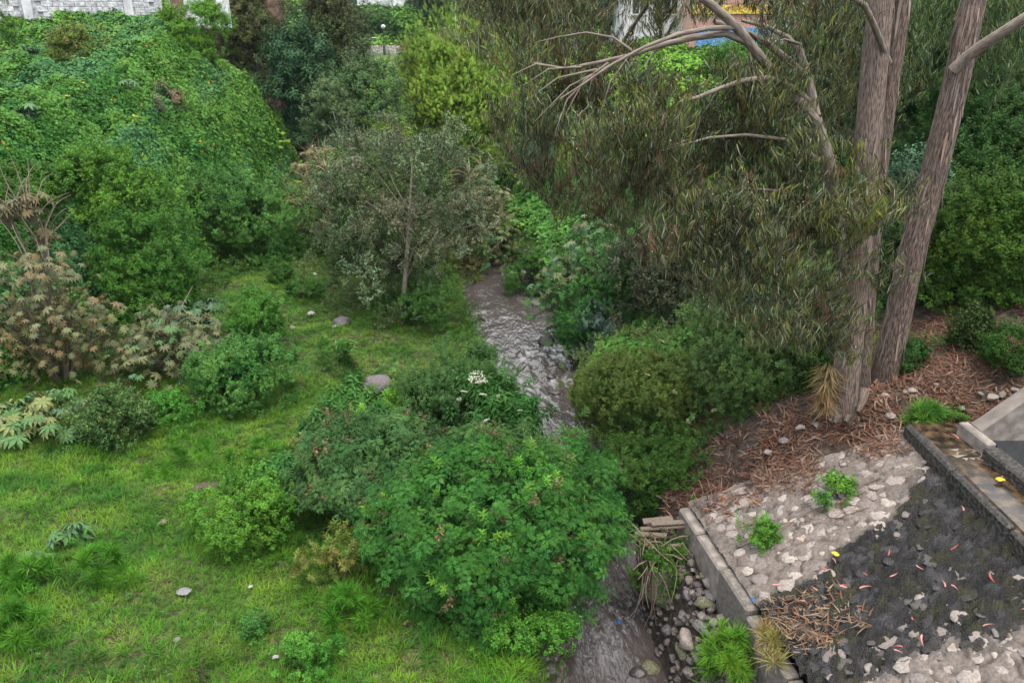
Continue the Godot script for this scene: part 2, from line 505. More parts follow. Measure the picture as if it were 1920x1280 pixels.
func rock_mesh(s: int, flat: float, sharp: float) -> ArrayMesh:
	var sp := SphereMesh.new()
	sp.radius = 0.5
	sp.height = 1.0
	sp.radial_segments = 14
	sp.rings = 8
	var a := sp.get_mesh_arrays()
	var n := FastNoiseLite.new()
	n.seed = s
	n.frequency = 0.9
	n.fractal_octaves = 3
	var vs: PackedVector3Array = a[Mesh.ARRAY_VERTEX]
	var g := Geo.new()
	var r := rnd(s)
	var cuts := []
	for i in 7:
		cuts.append([dir(r), r.randf_range(0.30, 0.44)])
	for p in vs:
		var q := p * (1.0 + n.get_noise_3dv(p * 2.0) * 0.5)
		for c in cuts:
			var over: float = q.dot(c[0]) - c[1]
			if over > 0.0:
				q -= c[0] * over * sharp
		g.v.append(Vector3(q.x, q.y * flat, q.z))
		g.c.append(Color.WHITE)
	g.ix = a[Mesh.ARRAY_INDEX]
	return weld(g).mesh(mats.stone, true)

# ---------------------------------------------------------------- builders of things

func clump(centre: Vector3, radii: Vector3, lobes: int, per_lobe: int, size: float, tint_a: Color, tint_b: Color, r: RandomNumberGenerator, hang := 0.0, low := -0.35, inner := 0.0) -> Array:
	# lobes spread through the crown; sprays on the outside of each lobe
	var where := []
	var tint := PackedColorArray()
	var cs := []
	var small := minf(radii.x, minf(radii.y, radii.z))
	var bulges := []
	for i in 5:
		bulges.append([dir(r), r.randf_range(-0.55, 0.42)])
	for i in lobes:
		var d := dir(r)
		d.y = maxf(d.y, low)
		var k := pow(r.randf(), 0.5) * 0.72
		for bl in bulges:
			k *= 1.0 + bl[1] * pow(maxf(0.0, d.dot(bl[0])), 3.0)
		cs.append([centre + d * k * radii, r.randf_range(0.30, 0.48) * small * (1.0 if lobes > 4 else 1.6), r.randf(), d])
	for c in cs:
		var base := tint_a.lerp(tint_b, c[2])
		var subs := []
		var n_sub := clampi(per_lobe / 9, 2, 14)
		var stretch: Vector3 = Vector3(radii.x / small, radii.y / small, radii.z / small).lerp(Vector3.ONE, 0.5)
		for i in n_sub:
			var d: Vector3 = (dir(r) + c[3] * 0.7 + Vector3.UP * 0.25).normalized()
			var out: float = c[1] * r.randf_range(0.75 if inner == 0.0 else 0.2, 1.15)
			subs.append([c[0] + d * out * stretch, c[1] * r.randf_range(0.28, 0.50), d, vary(base, r, 0.22)])
		for i in per_lobe:
			var sb: Array = subs[i % n_sub]
			var d: Vector3 = (dir(r) + sb[2] * 0.8 + Vector3.UP * 0.2).normalized()
			var p: Vector3 = sb[0] + d * sb[1] * pow(r.randf(), 0.35)
			var q := (p - centre) / radii
			if inner == 0.0 and q.length() < 0.40:
				continue
			var up: Vector3 = (d * (1.0 - hang * 0.7) + Vector3.UP * (0.45 + hang * 0.5) + dir(r) * 0.55 * (1.0 - hang * 0.5)).normalized()
			where.append(facing(up, r.randf() * TAU, size * r.randf_range(0.65, 1.3), p))
			tint.append(vary(sb[3], r, 0.14))
	if inner == 0.0:
		for i in int(lobes * per_lobe * 0.07):   # ragged shoots and a skirt of lower growth break the outline
			var d := dir(r)
			d.y = absf(d.y) if i % 3 else -0.6 - 0.3 * r.randf()
			where.append(facing((d * 0.5 + Vector3.UP * 0.8 + dir(r) * 0.3).normalized(), r.randf() * TAU, size * r.randf_range(0.8, 1.4), centre + d.normalized() * radii * r.randf_range(0.95, 1.22)))
			tint.append(vary(tint_a.lerp(tint_b, r.randf()), r, 0.25))
	return [where, tint, cs]

func limb(pts: Array, r0: float, r1: float, m: Material, parent: Node, called := "branch", sides := 6, wobble := 0.0) -> MeshInstance3D:
	var g := Geo.new()
	var rr := []
	for i in pts.size():
		rr.append(lerpf(r0, r1, float(i) / (pts.size() - 1)))
	g.tube(pts, rr, sides, Color.WHITE, wobble)
	return part(called, g.mesh(m), parent)

func loose_bark(pts: Array, r0: float, r1: float, n: int, parent: Node, r: RandomNumberGenerator) -> void:   # shreds of bark hanging along a trunk
	var g := Geo.new()
	for i in n:
		var t := r.randf_range(0.02, 0.95)
		var p := along(pts, t)
		var d := (along(pts, minf(t + 0.04, 1.0)) - along(pts, maxf(t - 0.04, 0.0))).normalized()
		var o := d.cross(dir(r)).normalized()
		var col: Color = [Color(0.13, 0.10, 0.088), Color(0.17, 0.137, 0.122), Color(0.19, 0.155, 0.138), Color(0.10, 0.078, 0.07), Color(0.175, 0.125, 0.10)][r.randi() % 5]
		var ln := r.randf_range(0.12, 0.55)
		g.blade(p + o * lerpf(r0, r1, t) * 1.0, (d * (-1.0 if r.randf() < 0.7 else 1.0) + o * 0.03).normalized(), d.cross(o), ln, r.randf_range(0.012, 0.045), o * r.randf_range(0.0, 0.16), vary(col, r, 0.2), vary(col, r, 0.2), 4)
	var b := part("loose_bark", g.mesh(mats.leaf_dull), parent)
	b.set_meta("kind", "stuff")

func bowed(a: Vector3, b: Vector3, sag: float, r: RandomNumberGenerator, n := 6) -> Array:
	var pts := []
	var side := dir(r) * a.distance_to(b) * 0.10
	for i in n:
		var t := float(i) / (n - 1)
		pts.append(a.lerp(b, t) + (Vector3.UP * sag + side) * sin(t * PI) )
	return pts

func shrub(called: String, label: String, category: String, group: String, x: float, z: float, w: float, h: float, d: float, kind: String, lobes: int, per: int, size: float, ca: Color, cb: Color, s: int, stems := 3, low := -0.75, lift := 0.0) -> Node3D:
	var r := rnd(s)
	var at := on_ground(x, z)
	var o := thing(called, label, category, at, group)
	var c := Vector3(0, lift + (h - lift) * 0.40, 0)
	var k := clump(c, Vector3(w * 0.53, (h - lift) * 0.56, d * 0.53), lobes, per, size, ca, cb, r, 1.0 if kind.begins_with("euca") else 0.0, low)
	swarms("foliage", o, lib[kind], k[0], k[1])
	if kind == "fern":   # brighter young shoots of another plant grow through the feathery leaves
		var sw := []
		var st := PackedColorArray()
		for i in range(0, k[0].size(), 26):
			var q: Vector3 = k[0][i].origin - c
			if q.y > -0.1 * h and q.z > -0.25 * d and sin(q.x * 5.0 + q.y * 4.0 + s) > -0.2:
				sw.append(facing((q.normalized() * 0.6 + Vector3.UP + dir(r) * 0.3), r.randf() * TAU, r.randf_range(0.5, 0.8), c + q * 1.06))
				st.append(vary(Color(0.10, 0.235, 0.03), r, 0.25))
		swarms("bright_shoots", o, lib.shoot, sw, st)
		var dw := []
		var dt := PackedColorArray()
		for i in range(7, k[0].size(), 40):
			var q: Vector3 = k[0][i].origin - c
			dw.append(facing(q.normalized() + Vector3.UP * 0.4 + dir(r) * 0.4, r.randf() * TAU, r.randf_range(0.5, 0.8), c + q * 0.98))
			dt.append(vary(Color(0.12, 0.085, 0.065).lerp(Color(0.16, 0.15, 0.06), r.randf()), r, 0.25))
		swarms("withered_twigs", o, lib.sparse, dw, dt)
	if w > 0.7 and w < 3.2 and x < 1.0 and x > -9.5 and kind != "tall" and kind != "reed" and z > -24.0:   # rank grass grown up into the foot of the bush
		var gw := []
		var gt := PackedColorArray()
		for i in int(46.0 * w):
			var a := r.randf() * TAU
			var q := Vector2(cos(a) * w, sin(a) * d) * 0.5 * r.randf_range(0.72, 1.22)
			gw.append(facing(Vector3(cos(a) * 0.25, 1, sin(a) * 0.25), r.randf() * TAU, r.randf_range(0.35, 0.75), Vector3(q.x, ground(x + q.x, z + q.y).x - at.y - 0.02, q.y)))
			gt.append(vary(Color(0.05, 0.155, 0.018).lerp(Color(0.10, 0.21, 0.025), r.randf()), r, 0.2))
		swarms("base_grass", o, lib.tall, gw, gt)
	for i in mini(stems, k[2].size()):
		limb(bowed(Vector3(r.randf_range(-0.1, 0.1), -0.1, r.randf_range(-0.1, 0.1)), k[2][i][0], 0.1, r), 0.012 + 0.012 * h, 0.006, mats.twig, o, "stem")
	return o

func tree(called: String, label: String, category: String, group: String, x: float, z: float, w: float, h: float, d: float, crown_from: float, kind: String, lobes: int, per: int, size: float, ca: Color, cb: Color, s: int, trunk_r: float, bark: Material, lean := Vector3.ZERO, inner := 0.0) -> Node3D:
	var r := rnd(s)
	var at := on_ground(x, z)
	var o := thing(called, label, category, at, group)
	var c := Vector3(0, (crown_from + h) * 0.5, 0) + lean
	var k := clump(c, Vector3(w * 0.5, (h - crown_from) * 0.5, d * 0.5), lobes, per, size, ca, cb, r, 1.0 if kind.begins_with("euca") else 0.0, -0.8, inner)
	swarms("crown", o, lib[kind], k[0], k[1])
	var top := c + Vector3(lean.x * 0.6, (h - crown_from) * 0.38, lean.z * 0.6)
	var trunk := bowed(Vector3(0, -0.2, 0), top, 0.0, r, 9)
	limb(trunk, trunk_r, trunk_r * 0.2, bark, o, "trunk", 10, 0.05)
	for i in mini(9, k[2].size()):
		var e: Vector3 = k[2][i][0]
		var t := clampf((e.y - 0.6) / maxf(top.y, 0.1) * 0.75, 0.25, 0.9)
		limb(bowed(along(trunk, t), e, 0.12, r), trunk_r * 0.42 * (1.1 - t), 0.008, bark, o)
	return o

func castor(called: String, label: String, group: String, x: float, z: float, w: float, h: float, d: float, leaves: int, size: float, tones: Array, s: int, bare := 0) -> Node3D:
	# every big hand-shaped leaf is a part
	var r := rnd(s)
	var at := on_ground(x, z)
	var o := thing(called, label, "castor plant", at, group)
	var heads := []
	for i in maxi(3, leaves / 13):
		var a := i * 2.39996
		var q := sqrt((i + 0.5) / maxf(3.0, leaves / 13.0))
		var top := Vector3(cos(a) * q * w * 0.42, h * (0.92 - 0.62 * q * q) * r.randf_range(0.75, 1.0), sin(a) * q * d * 0.42)
		heads.append(top)
		limb(bowed(Vector3(cos(a) * 0.12, -0.1, sin(a) * 0.12), top, 0.1, r), 0.02 + h * 0.006, 0.009, mats.cane, o, "stem")
	for i in bare:
		var a := r.randf() * TAU
		var b0: Vector3 = heads[i % heads.size()]
		limb(bowed(b0 * 0.7, b0 + Vector3(cos(a) * 0.8, r.randf_range(0.1, 0.9), sin(a) * 0.8), 0.15, r), 0.016, 0.005, mats.dead, o, "bare_twig", 5)
	for i in leaves:
		var hd: Vector3 = heads[i % heads.size()]
		var a := r.randf() * TAU
		var tilt := r.randf_range(0.25, 0.95)
		var q := hd + Vector3(cos(a), 0, sin(a)) * r.randf_range(0.12, 0.5) * minf(1.0, w * 0.35) * 1.2 + Vector3.UP * r.randf_range(-0.34, 0.12) * minf(1.0, h * 0.6)
		var out := Vector3(cos(a) * tilt, 1.0, sin(a) * tilt).normalized()
		var fwd := (Vector3(cos(a), 0, sin(a)) - out * out.dot(Vector3(cos(a), 0, sin(a)))).normalized()
		var b := Basis(out.cross(fwd), out, fwd).rotated(out, r.randf_range(-0.5, 0.5)).scaled(Vector3.ONE * size * r.randf_range(0.6, 1.15))
		part("leaf", lib.castor[r.randi() % 4], o, Transform3D(b, q), tones[r.randi() % tones.size()])
	if leaves > 150:
		var where := []
		var tint := PackedColorArray()
		for i in leaves * 2:
			var hd: Vector3 = heads[i % heads.size()] * Vector3(1.0, r.randf_range(0.25, 0.95), 1.0)
			var a := r.randf() * TAU
			where.append(facing(Vector3(cos(a), 0.9, sin(a)), r.randf() * TAU, size * r.randf_range(0.55, 1.0), hd + dir(r) * Vector3(0.6, 0.45, 0.6)))
			tint.append(vary((tones[r.randi() % tones.size()].albedo_color as Color).srgb_to_linear() * 0.9, r, 0.15))
		swarm("small_leaves", o, lib.castor[0], where, tint)
	return o

func rock(label: String, group: String, at: Vector3, size: Vector3, turn: float, m: int, s: int, called := "rock") -> MeshInstance3D:
	var o := part(called, rocks[s % rocks.size()], self, Transform3D(Basis.from_euler(Vector3(0.1 * (s % 3), turn, 0.08 * (s % 5))).scaled_local(size), at), rock_mats[m])
	tag(o, label, "rock", group)
	return o

# ---------------------------------------------------------------- the scene

func _ready() -> void:
	var cam := Camera3D.new()
	cam.name = "camera"
	cam.position = Vector3(0, 8.5, 0)
	cam.rotation_degrees = Vector3(-22, 0, 0)
	cam.fov = 48.0
	cam.near = 0.1
	cam.far = 900.0
	add_child(cam)
	var sky_mat := ProceduralSkyMaterial.new()
	sky_mat.sky_top_color = Color(0.96, 0.98, 1.0)
	sky_mat.sky_horizon_color = Color(0.56, 0.58, 0.61)
	sky_mat.ground_bottom_color = Color(0.16, 0.17, 0.13)
	sky_mat.ground_horizon_color = Color(0.35, 0.36, 0.34)
	var sky := Sky.new()
	sky.sky_material = sky_mat
	var env := Environment.new()
	env.background_mode = Environment.BG_SKY
	env.sky = sky
	env.background_energy_multiplier = 0.9
	env.tonemap_mode = Environment.TONE_MAPPER_LINEAR
	env.tonemap_exposure = 3.6
	env.sdfgi_enabled = true
	env.ssao_enabled = true
	env.ssil_enabled = true
	env.fog_enabled = true
	env.fog_density = 0.00015
	env.fog_light_color = Color(0.82, 0.86, 0.92)
	var we := WorldEnvironment.new()
	we.name = "surroundings"
	we.environment = env
	add_child(we)
	var sun := DirectionalLight3D.new()
	sun.name = "overcast_sun"
	sun.light_energy = 0.5
	sun.light_angular_distance = 40.0
	sun.light_color = Color(1.0, 0.97, 0.92)
	sun.rotation_degrees = Vector3(-72, 30, 0)
	sun.shadow_enabled = true
	add_child(sun)

	for e in [[n_big, 0.16, 11, 3], [n_mid, 0.55, 12, 3], [n_fine, 2.2, 13, 4]]:
		e[0].frequency = e[1]
		e[0].seed = e[2]
		e[0].fractal_octaves = e[3]
	make_materials()
	make_library()
	make_ground()
	make_stream()
	make_weir()
	make_walls_and_houses()
	make_cover()
	make_plants()
	make_eucalyptus()
	make_debris()

func make_materials() -> void:
	var lf := mat("leaf", 0.5, Color.WHITE, 0.22)
	lf.metallic_specular = 0.18
	mat("leaf_dull", 0.9)
	mat("blade", 0.6, Color.WHITE, 0.5).metallic_specular = 0.3
	var soil := noise_tex(0.02, grey(0.45, 1.0), 512, FastNoiseLite.TYPE_SIMPLEX_SMOOTH, 6, 3)
	rough_mat("earth", Color(1, 1, 1), 0.95, soil, 0.6, 6.0)
	var grain := noise_tex(0.03, grey(0.55, 1.0), 512, FastNoiseLite.TYPE_SIMPLEX, 6, 5)
	var soft := noise_tex(0.02, grey(0.76, 1.0), 512, FastNoiseLite.TYPE_SIMPLEX, 6, 15)
	rough_mat("stone", Color(0.25, 0.22, 0.21), 0.85, grain, 1.6, 1.5)
	rough_mat("stone_dark", Color(0.07, 0.062, 0.066), 0.4, grain, 1.6, 1.0)
	rough_mat("stone_wet", Color(0.055, 0.053, 0.058), 0.35, grain, 3.0, 3.0)
	rough_mat("stone_wet_grey", Color(0.13, 0.12, 0.115), 0.45, grain, 3.0, 3.0)
	rough_mat("stone_mauve", Color(0.16, 0.14, 0.155), 0.7, grain, 1.6, 1.0)
	rough_mat("stone_mossy", Color(0.16, 0.16, 0.10), 0.9, grain, 1.4, 1.5)
	rough_mat("stone_pale", Color(0.27, 0.235, 0.22), 0.92, soft, 2.0, 1.5)
	rough_mat("stone_pale_b", Color(0.19, 0.163, 0.157), 0.92, soft, 2.3, 1.5)
	rough_mat("stone_pale_c", Color(0.33, 0.288, 0.265), 0.92, soft, 1.7, 1.5)
	rock_mats = [mats.stone, mats.stone_dark, mats.stone_mauve, mats.stone_mossy, mats.stone_pale, mats.stone_pale_b, mats.stone_pale_c, mats.stone_wet, mats.stone_wet_grey]
	rough_mat("mortar", Color(0.95, 0.93, 0.92), 0.95, soft, 1.7, 2.5)
	var wet := rough_mat("wet_moss", Color(0.9, 0.9, 0.9), 0.36, grain, 4.0, 5.0)
	wet.roughness_texture = noise_tex(0.02, grey(0.25, 0.95), 512, FastNoiseLite.TYPE_SIMPLEX_SMOOTH, 5, 9)
	rough_mat("concrete", Color(0.225, 0.197, 0.182), 0.9, noise_tex(0.012, grey(0.74, 1.0), 512, FastNoiseLite.TYPE_SIMPLEX_SMOOTH, 6, 21), 0.7, 0.15)
	rough_mat("concrete_low", Color(0.145, 0.13, 0.118), 0.8, soft, 0.9, 0.5)
	rough_mat("concrete_dark", Color(0.055, 0.05, 0.045), 0.5, soil, 1.3, 3.0)
	rough_mat("wet_floor", Color(0.085, 0.055, 0.032), 0.22, noise_tex(0.01, grey(0.35, 1.0), 512, FastNoiseLite.TYPE_SIMPLEX_SMOOTH, 5, 24), 0.8)
	rough_mat("render_white", Color(0.62, 0.63, 0.68), 0.9, noise_tex(0.008, grey(0.72, 1.0), 512, FastNoiseLite.TYPE_SIMPLEX_SMOOTH, 6, 31), 0.25)
	rough_mat("block", Color(0.66, 0.67, 0.72), 0.92, noise_tex(0.02, grey(0.62, 1.0), 512, FastNoiseLite.TYPE_SIMPLEX_SMOOTH, 6, 33), 0.45, 1.0)
	rough_mat("block_b", Color(0.58, 0.59, 0.64), 0.92, mats.block.albedo_texture, 0.6, 1.0)
	rough_mat("block_dirty", Color(0.27, 0.25, 0.25), 0.95, mats.block.albedo_texture, 0.5, 1.0)
	rough_mat("brick", Color(0.50, 0.26, 0.20), 0.9, grain, 0.8, 1.0)
	rough_mat("brick_b", Color(0.57, 0.33, 0.27), 0.9, grain, 0.8, 1.0)
	rough_mat("brown_rock", Color(0.16, 0.10, 0.075), 0.95, noise_tex(0.012, grey(0.3, 1.0), 512, FastNoiseLite.TYPE_SIMPLEX_SMOOTH, 6, 41), 0.35, 10.0)
	rough_mat("yellow_paint", Color(0.75, 0.50, 0.08), 0.8, grain, 0.4)
	rough_mat("blue_paint", Color(0.12, 0.30, 0.62), 0.8, grain, 0.4)
	rough_mat("roof_tile", Color(0.36, 0.15, 0.09), 0.85, grain, 0.6)
	rough_mat("dark_glass", Color(0.04, 0.05, 0.07), 0.15, grain, 0.5)
	rough_mat("paving", Color(0.48, 0.44, 0.43), 0.9, grain, 0.3)
	rough_mat("lamp_metal", Color(0.03, 0.03, 0.05), 0.5, grain, 2.0)
	rough_mat("lamp_white", Color(0.75, 0.75, 0.75), 0.4, grain, 2.0)
	rough_mat("plastic_white", Color(0.55, 0.56, 0.58), 0.45, grain, 6.0, 1.0)
	rough_mat("plastic_grey", Color(0.38, 0.38, 0.42), 0.5, grain, 6.0, 2.0)
	rough_mat("plastic_blue", Color(0.02, 0.14, 0.42), 0.4, grain, 6.0, 1.0)
	rough_mat("plastic_yellow", Color(0.75, 0.62, 0.02), 0.45, grain, 6.0, 0.5)
	rough_mat("deadwood", Color(0.30, 0.235, 0.19), 0.9, grain, 3.0, 2.0)
	rough_mat("dead", Color(0.24, 0.185, 0.155), 0.9, grain, 3.0)
	rough_mat("twig", Color(0.085, 0.065, 0.045), 0.9, grain, 3.0)
	rough_mat("cane", Color(0.17, 0.14, 0.10), 0.8, grain, 3.0)
	rough_mat("log_brown", Color(0.16, 0.11, 0.08), 0.9, grain, 3.0, 3.0)
	rough_mat("straw", Color(0.30, 0.20, 0.10), 0.9, grain, 3.0)
	# bark: furrowed lengthwise for the big trunks, smooth and patchy for the gum limbs
	for e in [["bark_rough", Color(0.195, 0.158, 0.143), 0.018, 0.5, 5.0, 51], ["bark_twin", Color(0.205, 0.172, 0.158), 0.02, 0.5, 1.5, 52], ["bark_smooth", Color(0.195, 0.172, 0.155), 0.008, 0.8, 0.3, 53], ["bark_pale", Color(0.22, 0.19, 0.17), 0.02, 0.7, 1.0, 54]]:
		var b := mat(e[0], 0.85, e[1])
		b.albedo_texture = noise_tex(e[2], ramp([[0.15, Color(0.5, 0.45, 0.43)], [0.45, Color(0.78, 0.75, 0.73)], [0.62, Color(0.86, 0.80, 0.76)], [0.85, Color(1.0, 0.97, 0.94)]]) if e[5] < 53 else ramp([[0.25, Color(0.74, 0.70, 0.66)], [0.5, Color(0.9, 0.88, 0.85)], [0.75, Color(1, 0.98, 0.96)]]), 512, FastNoiseLite.TYPE_SIMPLEX, 5, e[5])
		b.uv1_scale = Vector3(2.0, e[3], 1.0)
		if e[5] < 53:
			b.uv1_scale = Vector3(4.0, e[3], 1.0)
		b.heightmap_enabled = true
		b.heightmap_texture = b.albedo_texture
		b.heightmap_scale = e[4]
	# a castor plant's leaves: fresh, blue-green, yellowing, bleached, brown
	for e in [["castor_green", Color(0.065, 0.15, 0.045)], ["castor_blue", Color(0.064, 0.132, 0.072)], ["castor_yellow", Color(0.160, 0.192, 0.060)], ["castor_pale", Color(0.16, 0.165, 0.082)], ["castor_brown", Color(0.125, 0.094, 0.042)], ["castor_dull", Color(0.088, 0.098, 0.046)], ["castor_rust", Color(0.30, 0.14, 0.05)], ["castor_olive", Color(0.136, 0.152, 0.068)], ["castor_dark", Color(0.040, 0.076, 0.036)], ["petal", Color(0.78, 0.76, 0.66)], ["gum_red", Color(0.42, 0.10, 0.08)], ["gum_pink", Color(0.50, 0.22, 0.20)]]:
		mat(e[0], 0.5, e[1], 0.4).metallic_specular = 0.4

func make_library() -> void:
	for k in ["oval", "round", "fern", "lance", "shoot", "euca", "eucared", "eucayellow", "plume", "sparse", "reed", "grass", "tall", "dry", "strip"]:
		lib[k] = []
		for i in 4:
			lib[k].append(make_spray(k, i))
	lib.castor = [palm_leaf(1, 9, 0.20), palm_leaf(2, 8, 0.22), palm_leaf(3, 9, 0.18), palm_leaf(4, 7, 0.2)]
	lib.big_leaf = [palm_leaf(5, 11, 0.40), palm_leaf(6, 11, 0.42)]
	lib.gum_leaf = []
	for i in 3:
		var g := Geo.new()
		g.blade(Vector3(-0.07, 0, 0), Vector3(1, 0.12, 0), Vector3(0, 0, 1), 0.16, 0.028, Vector3(0.0, -0.2, 0.45 if i % 2 else -0.5), Color.WHITE, Color(0.8, 0.8, 0.8), 5)
		lib.gum_leaf.append(g.mesh(mats.gum_red))
	lib.umbel = []
	for k in 2:
		var g := Geo.new()
		var r := rnd(90 + k)
		for i in 90:
			var a := r.randf() * TAU
			var q := sqrt(r.randf()) * 0.5
			var p := Vector3(cos(a) * q, 0.12 - q * q * 0.4 + r.randf() * 0.05, sin(a) * q * 0.8)
			var d := (dir(r) + Vector3.UP * 0.4).normalized()
			g.leaf(p, d, d.cross(dir(r)).normalized(), 0.11, 0.09, 0.1, 0.1, Color(0.54, 0.52, 0.44) if k == 0 else Color(0.40, 0.40, 0.22))
		lib.umbel.append(g.mesh(mats.leaf))
	for i in 10:
		rocks.append(rock_mesh(60 + i, 0.72, 0.85))

func make_ground() -> void:
	var xs := []
	var zs := []
	var x := -16.0
	while x < 12.01:
		xs.append(x)
		x += 0.2
	var st := 0.25
	while x < 140.0:
		xs.append(x)
		st *= 1.12
		x += st
	x = -16.2
	st = 0.25
	while x > -140.0:
		xs.push_front(x)
		st *= 1.12
		x -= st
	var z := 6.0
	while z > -34.0:
		zs.append(z)
		z -= 0.2 if z < -4.0 else 0.5
	st = 0.22
	while z > -300.0:
		zs.append(z)
		st *= 1.035
		z -= st
	zs.append(-300.0)
	var g := Geo.new()
	var w := xs.size()
	for zz in zs:
		for xx in xs:
			var h := ground(xx, zz)
			g.v.append(Vector3(xx, h.x, zz))
			var u := h.y
			var k := n_mid.get_noise_2d(xx, zz) * 0.5 + 0.5
			var col := Color(0.06, 0.085, 0.016).lerp(Color(0.10, 0.085, 0.04), smoothstep(0.45, 0.75, k))
			col = col.lerp(Color(0.02, 0.032, 0.01), smoothstep(3.3, 2.8, u))
			col = col.lerp(Color(0.05, 0.038, 0.030), smoothstep(5.3, 5.9, u))
			col = col.lerp(Color(0.045, 0.045, 0.018).lerp(Color(0.085, 0.06, 0.048), smoothstep(-14.2, -12.8, zz + k * 1.2)), smoothstep(7.6, 8.0, u))
			col = col.lerp(Color(0.07, 0.13, 0.02), smoothstep(-42.0, -50.0, zz))
			g.c.append(col)
	for j in zs.size() - 1:
		for i in w - 1:
			var a := j * w + i
			g.ix.append_array([a, a + w, a + 1, a + 1, a + w, a + w + 1])
	structure("ground", g.mesh(mats.earth, true))

func stream_edges(z: float) -> Vector2:
	var i := 0
	while i < SECT.size() - 2 and z < SECT[i + 1][0]:
		i += 1
	var t := clampf((z - SECT[i][0]) / (SECT[i + 1][0] - SECT[i][0]), 0.0, 1.0)
	return Vector2(lerpf(SECT[i][1][12], SECT[i + 1][1][12], t), lerpf(SECT[i][1][14], SECT[i + 1][1][14], t))

func make_stream() -> void:
	var m := mat("water", 0.05, Color(1, 1, 1))
	m.metallic_specular = 0.6
	m.normal_enabled = true
	var nt := noise_tex(0.018, grey(0.0, 1.0), 512, FastNoiseLite.TYPE_SIMPLEX_SMOOTH, 4, 71)
	nt.as_normal_map = true
	nt.bump_strength = 6.0
	m.normal_texture = nt
	m.normal_scale = 0.4
	m.uv1_scale = Vector3(1.3, 0.35, 1.0)
	var g := Geo.new()
	var nw := 56
	var z := -2.0
	var rows := 0
	var along_z := 0.0
	var f1 := FastNoiseLite.new()
	f1.seed = 5
	f1.frequency = 1.0
	f1.fractal_octaves = 4
	while z > -48.0:
		var e := stream_edges(z)
		for i in nw + 1:
			var t := float(i) / nw
			var x := lerpf(e.x - 0.45, e.y + 0.45, t)
			var fall := smoothstep(-10.2, -12.2, z)
			var lvl := lerpf(-0.42, 0.0, fall) + maxf(0.0, -z - 30.0) * 0.02
			var rapid := 0.35 + 0.65 * smoothstep(-0.2, 0.3, f1.get_noise_2d(x * 0.3 + 9.0, z * 0.22)) if z < -11.0 else 0.3
			var wv := f1.get_noise_2d(x * 2.0, z * 1.2) * 0.07 + f1.get_noise_2d(x * 5.0 + 40.0, z * 2.6) * 0.022
			g.v.append(Vector3(x, lvl + wv * rapid, z))
			var foam := smoothstep(0.80, 0.97, 1.0 - absf(f1.get_noise_2d(x * 3.2 + 7.0, z * 1.0 + 3.0) + 0.2 * f1.get_noise_2d(x * 11.0, z * 5.0))) * rapid * smoothstep(-0.1, 0.35, f1.get_noise_2d(x * 0.9 + 60.0, z * 0.6))
			foam = maxf(foam * 0.8, (1.0 - absf(fall * 2.0 - 1.0)) * (0.0 + 0.45 * absf(f1.get_noise_2d(x * 5.0, z * 3.0))))
			g.c.append(Color(0.052, 0.046, 0.047).lerp(Color(0.36, 0.34, 0.365), foam * 0.7))
			g.uv.append(Vector2(x, z) * 0.9)
		rows += 1
		z -= 0.05 if z > -31.0 else 0.12
	for j in rows - 1:
		for i in nw:
			var a := j * (nw + 1) + i
			g.ix.append_array([a, a + nw + 1, a + 1, a + 1, a + nw + 1, a + nw + 2])
	structure("stream_water", g.mesh(m, true))

